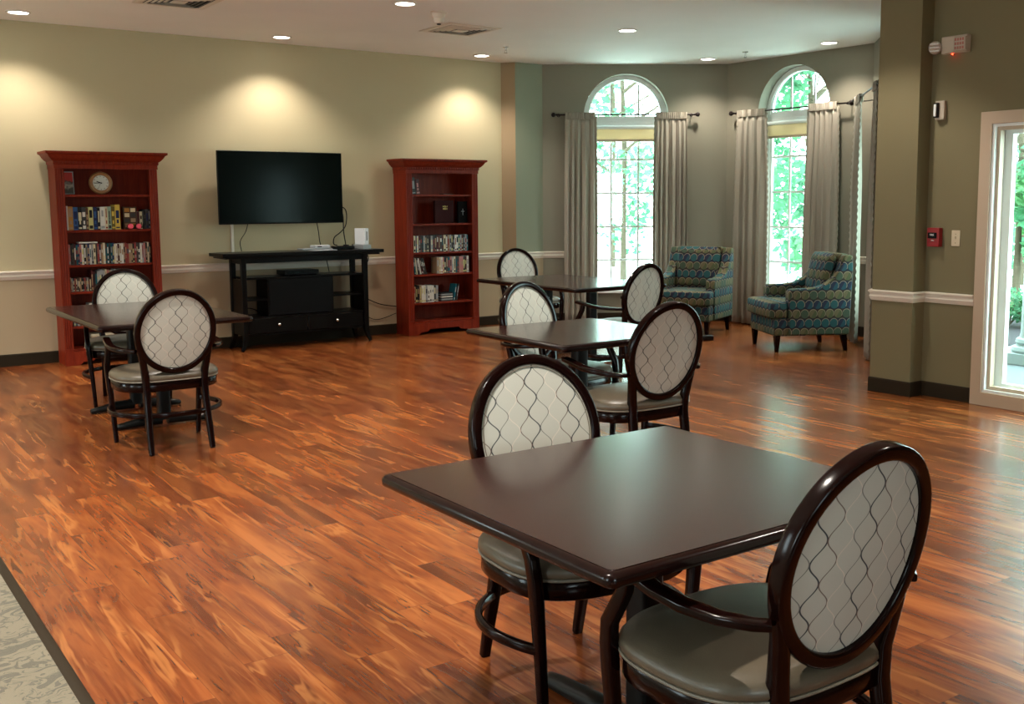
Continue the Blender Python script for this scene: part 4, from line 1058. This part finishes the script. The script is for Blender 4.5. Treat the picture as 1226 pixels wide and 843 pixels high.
MB().box(-.003,.003,-.0012,-.0002,.09,.165).box(-.022,-.0032,-.0012,-.0002,.132,.138).box(.0032,.022,-.0012,-.0002,.132,.138).build('cross_emblem',M_GREY,root)
tag(root,'black book with a grey cross on its cover, standing right of the maroon Bible','book')
o=MB().box(0,.13,0,.1,0,.008).build('thin_booklet',cmat(CN['brown'])); o.location=(6.28,10.67,SH[0]+.0005); tag(o,'thin brown booklet lying flat on the top shelf, right bookcase','booklet')

# ------------------------------------------------------------------ devices on the right wall (local x = viewer's right, y = into wall)
def rw(name,y,z): return empty(name,(XR-.001,y,z),-pi/2)
M_IVORY=simple('ivory_plastic',(.60,.50,.34),.4); M_FRED=simple('fire_alarm_red',(.28,.008,.012),.3); M_TAN=simple('aged_plastic',(.50,.42,.33),.4)
root=rw('emergency_light',4.675,2.655)
MB().box(-.10,.11,-.055,-.001,-.062,.062).build('housing',M_TAN,root,bevel=.006)
hd=MB().lathe([(0,.030),(.030,.030),(.045,.022),(.048,0),(.040,-.022),(0,-.030)],28,Matrix.Translation((-.142,-.065,-.012))@Matrix.Rotation(radians(20),4,'Z')@Matrix.Rotation(pi/2,4,'X')).build('lamp_head',M_TAN,root)
for k in range(3): MB().box(-.036,.036,-.034,-.030,-.006,.006,0,Matrix.Translation((-.142,-.065,-.038+.026*k))@Matrix.Rotation(radians(20),4,'Z')).build('lamp_strip',M_STEEL,hd,bevel=.002)
MB().tube([(-.10,-.03,-.01),(-.125,-.045,-.011)],.010,8,up=(0,0,1)).build('head_joint',M_TAN,root)
hd=MB().box(.022,.115,-.085,-.0555,-.055,.048).build('lamp_head',M_TAN,root,bevel=.008)
mb=MB()
for a in range(4):
    for c in range(3):
        mb.box(.030+a*.020,.030+a*.020+.014,-.0865,-.0853,-.044+c*.030,-.044+c*.030+.020)
mb.build('lens_grid',simple('faded_red_lens',(.42,.14,.11),.3),hd)
MB().lathe([(0,0),(.006,0),(.006,.008),(0,.010)],12,Matrix.Translation((-.02,-.03,-.0625))@Matrix.Rotation(pi,4,'X')).build('indicator',emit('red_indicator',(1,.03,.01),14),root)
tag(root,'beige twin-head emergency light with a red indicator, high on the right wall','emergency light')
root=rw('strobe_alarm',4.79,2.185)
MB().box(-.030,.045,-.035,-.001,-.070,.070).build('back_box',M_TAN,root,bevel=.004)
MB().box(-.028,.006,-.062,-.0355,-.055,.055).build('lens_frame',M_BRONZE,root,bevel=.004)
MB().box(-.022,.000,-.072,-.0625,-.045,.045).build('strobe_lens',M_WHITE,root,bevel=.006)
tag(root,'small fire strobe with a pale lens beside the pillar','strobe alarm')
root=rw('fire_alarm_pull',4.79,1.235)
MB().box(-.052,.052,-.050,-.001,-.072,.072).build('housing',M_FRED,root,bevel=.005)
MB().box(-.040,.034,-.058,-.0505,-.008,.036).build('handle',M_BLKP,root,bevel=.003)
text('FIRE',.020,M_WHITE,Matrix.Translation((-.003,-.0592,.018))@FT,'lettering',root)
text('PULL',.012,M_WHITE,Matrix.Translation((.0,-.0512,-.024))@FT,'lettering',root)
MB().box(-.04,.04,-.0512,-.0502,-.036,-.034).build('score_line',M_DRED,root)
tag(root,'red fire alarm pull station above the chair rail on the right wall','fire alarm')
root=rw('light_switch',4.625,1.23)
MB().box(-.035,.035,-.007,-.001,-.060,.060).build('wall_plate',M_IVORY,root,bevel=.003)
MB().box(-.004,.004,-.020,-.0072,-.004,.016,0).build('toggle',M_IVORY,root,bevel=.001)
for zz in (-.035,.032): MB().lathe([(0,0),(.003,0),(.003,.0015),(0,.0015)],10,Matrix.Translation((0,-.0072,zz))@Matrix.Rotation(pi/2,4,'X')).build('screw',M_BRONZE,root)
tag(root,'ivory light switch plate right of the red fire alarm','light switch')

# ------------------------------------------------------------------ outdoors
m,nt,b=newmat('leaf'); g=G(nt); oi=g.n('ShaderNodeObjectInfo'); nz=g.noise(g.pos(),.9,3,.6)
c1=g.ramp(nz,[(.3,(.045,.15,.085)),(.5,(.09,.28,.14)),(.7,(.19,.40,.16))])
nt.links.new(c1,b.inputs['Base Color']); b.inputs['Roughness'].default_value=.5
tr=g.n('ShaderNodeBsdfTranslucent'); nt.links.new(c1,tr.inputs[0]); mx=g.n('ShaderNodeMixShader'); mx.inputs[0].default_value=.5
nt.links.new(b.outputs[0],mx.inputs[1]); nt.links.new(tr.outputs[0],mx.inputs[2]); nt.links.new(mx.outputs[0],nt.nodes['Material Output'].inputs[0]); M_LEAF=m
M_BARK=simple('bark',(.10,.075,.05),.9,noise=.3,scale=12)
M_CONC=simple('pale_concrete',(.13,.145,.155),.8,noise=.08,scale=6); M_GRND=simple('pale_ground',(.80,.80,.76),.9,noise=.15,scale=.8); M_MULCH=simple('mulch',(.03,.025,.03),.95,noise=.8,scale=40,bump=.8)
M_COLM=simple('white_column_paint',(.30,.34,.35),.5)
ZG=-.14
o=MB().box(-45,60,-45,60,ZG-.1,ZG).build('ground_outside',M_GRND); struct(o)
o=MB().box(7.40,10.9,-2,6.2,ZG+.001,ZG+.09).build('patio_slab',M_CONC); struct(o)
o=MB().box(11.0,13.6,2,9.0,ZG+.001,ZG+.05).build('mulch_bed',M_MULCH); o['kind']='stuff'; tag(o,'dark mulch bed beyond the patio outside the tall right window','mulch',kind='stuff')
def leaves(name,parent,blobs,n,size,seed):
    rr=random.Random(seed); mb=MB(); tot=sum(b_[3]**2 for b_ in blobs)
    for (bx_,by_,bz_,br) in blobs:
        for _ in range(int(n*br*br/tot)):
            while True:
                v=Vector((rr.uniform(-1,1),rr.uniform(-1,1),rr.uniform(-1,1)))
                if .15<v.length<1: break
            p=Vector((bx_,by_,bz_))+v*br
            if p.z<.05: continue
            a=Vector((rr.gauss(0,1),rr.gauss(0,1),rr.gauss(0,.6))).normalized(); c=a.cross(Vector((rr.gauss(0,1),rr.gauss(0,1),rr.gauss(0,1)))).normalized()
            s_=size*rr.uniform(.6,1.3); k=len(mb.v); q=a.cross(c)*s_*.12
            mb.v+= [tuple(p-a*s_),tuple(p+c*s_*.55+q),tuple(p+a*s_),tuple(p-c*s_*.55+q)]
            mb.face((k,k+1,k+2,k+3))
    o=mb.build(name,M_LEAF,parent,fixn=False); return o
def tree(x,y,h,r,n,label,seed,dens=1,low=.35):
    rr=random.Random(seed); root=empty('tree',(x,y,ZG))
    mb=MB(); mb.tube([(0,0,0),(.05,.03,h*.35),(-.04,.06,h*.65),(0,0,h*.9)],.06,10,scales=[1.2,.9,.6,.2]); 
    for k in range(7):
        a=rr.uniform(0,2*pi); z0=h*rr.uniform(.25,.7); L=r*rr.uniform(.45,.75)
        mb.tube([(0,0,z0),(cos(a)*L*.5,sin(a)*L*.5,z0+.3*L),(cos(a)*L,sin(a)*L,z0+.7*L)],.035,6,scales=[1,.6,.25])
    mb.build('trunk',M_BARK,root)
    bl=[]
    for k in range(22):
        a=rr.uniform(0,2*pi); zz=rr.uniform(low,1); rad=r*(1-.55*abs(zz-.55)*1.2)*rr.uniform(.2,.72)
        bl.append((cos(a)*rad,sin(a)*rad,h*zz,r*rr.uniform(.16,.28)))
    leaves('foliage',root,bl,n,.085,seed+1); tag(root,label,'tree','trees outside the windows'); return root
TR=[(12.9,15.3,7.5,2.3,2600,'sparse tree outside showing through the left arched window',.15),
(17.2,20.8,10,3.1,3000,'taller sparse tree farther off behind the left arched window',.1),
(22.6,22.6,11,3.2,3600,'leafy tree seen between the left and right arched windows outside',.1),
(14.6,12.3,7.5,2.1,4600,'dense green tree outside filling the right arched window',.05),
(20.6,17.4,10.5,2.9,2400,'tall dense tree farther off behind the right arched window',.05),
(23.6,13.8,10,2.8,3400,'bright green tree outside the tall right window',.03),
(19.6,11.2,9,2.4,2400,'leafy tree farther off behind the tall right window',.05),
(14.9,8.6,6.5,1.9,5600,'nearer green tree beyond the mulch bed outside the tall right window',.03),
(19.9,6.0,8,2.4,1800,'leafy tree outside near the white column',.05)]
for k,(x,y,h,r,n,lb,lo) in enumerate(TR): tree(x,y,h,r,n,lb,100+k*7,low=lo)
def shrub(x,y,s,label,seed):
    root=empty('shrub',(x,y,ZG+.064)); rr=random.Random(seed)
    mb=MB()
    for k in range(6):
        a=rr.uniform(0,6.28); mb.tube([(0,0,0),(cos(a)*s*.25,sin(a)*s*.25,s*.3),(cos(a)*s*.45,sin(a)*s*.45,s*.55)],.01,5,scales=[1,.7,.4])
    mb.build('stems',M_BARK,root)
    bl=[(rr.uniform(-.5,.5)*s,rr.uniform(-.5,.5)*s,s*rr.uniform(.3,.6),s*.38) for _ in range(9)]
    leaves('foliage',root,bl,2200,.035,seed); tag(root,label,'shrub')
shrub(12.6,7.35,.62,'low green shrub in the mulch bed outside the tall right window',5)
# white column on the patio
root=empty('porch_column',(9.68,5.34,ZG+.0905))
MB().box(-.24,.24,-.24,.24,0,.11).build('plinth',M_COLM,root,bevel=.006)
MB().lathe([(0,.1105),(.225,.1105),(.235,.135),(.225,.165),(.195,.175),(.185,.19),(.20,.21),(.19,.24),(.165,.255),(.155,.30),(.150,.8),(.142,1.8),(.130,2.9),(0,2.9)],48).build('shaft',M_COLM,root,angle=30)
tag(root,'white round porch column with a moulded base outside the tall right window','column')

# ------------------------------------------------------------------ sampling portals in the seen and the invented window openings (they add no light)
def portal(M,w,h):
    ld=bpy.data.lights.new('window_portal','AREA'); ld.shape='RECTANGLE'; ld.size=w; ld.size_y=h; ld.cycles.is_portal=True
    o=bpy.data.objects.new('window_portal',ld); COL.objects.link(o); o.matrix_world=M
for M_,L_,c_ in slabM: portal(M_@Matrix.Translation((c_,(WZ0+3.085)/2,.23)),1.1,3.085-WZ0)
portal(Mr@Matrix.Translation(((a0+a1)/2,1.08,.21)),a1-a0,1.96)
ML_,_=vframe(Vector((-3.6,-3.5,0)),Vector((-3.6,YW,0))); LL=YW+3.5
for q in (10.2,2.2,6.2): portal(ML_@Matrix.Translation((q,1.6,.17)),1.2,1.4)
MF_,_=vframe(Vector((XR,-3.5,0)),Vector((-3.6,-3.5,0))); portal(MF_@Matrix.Translation((3.75,1.6,.17)),1.1,1.4)

# ------------------------------------------------------------------ world, camera, colour
W=bpy.data.worlds.new('sky'); SC.world=W; W.use_nodes=True; nt=W.node_tree; g=G(nt)
bg=nt.nodes['Background']; bg.inputs[0].default_value=(.78,.96,1.0,1); bg.inputs[1].default_value=10
f=1264.58; yaw,pit,roll=[radians(v) for v in (35.9984,6.64896,0.29172)]; cx,cy=655.04,388.74
F=Vector((sin(yaw)*cos(pit),cos(yaw)*cos(pit),-sin(pit))); Rr=Vector((cos(yaw),-sin(yaw),0)); Dn=F.cross(Rr)
R2=Rr*cos(roll)+Dn*sin(roll); D2=-Rr*sin(roll)+Dn*cos(roll)
cam=bpy.data.cameras.new('camera'); cam.sensor_width=36; cam.sensor_fit='HORIZONTAL'; cam.lens=36*f/1226
cam.shift_x=(613-cx)/1226; cam.shift_y=(cy-421.5)/1226; cam.clip_start=.05; cam.clip_end=200
co=bpy.data.objects.new('camera',cam); COL.objects.link(co)
U=-D2; Bk=-F
co.matrix_world=Matrix(((R2.x,U.x,Bk.x,0),(R2.y,U.y,Bk.y,0),(R2.z,U.z,Bk.z,1.52),(0,0,0,1)))
SC.camera=co
vs=SC.view_settings; vs.view_transform='Standard'; vs.look='None'; vs.exposure=0.55; vs.gamma=1; vs.use_curve_mapping=False
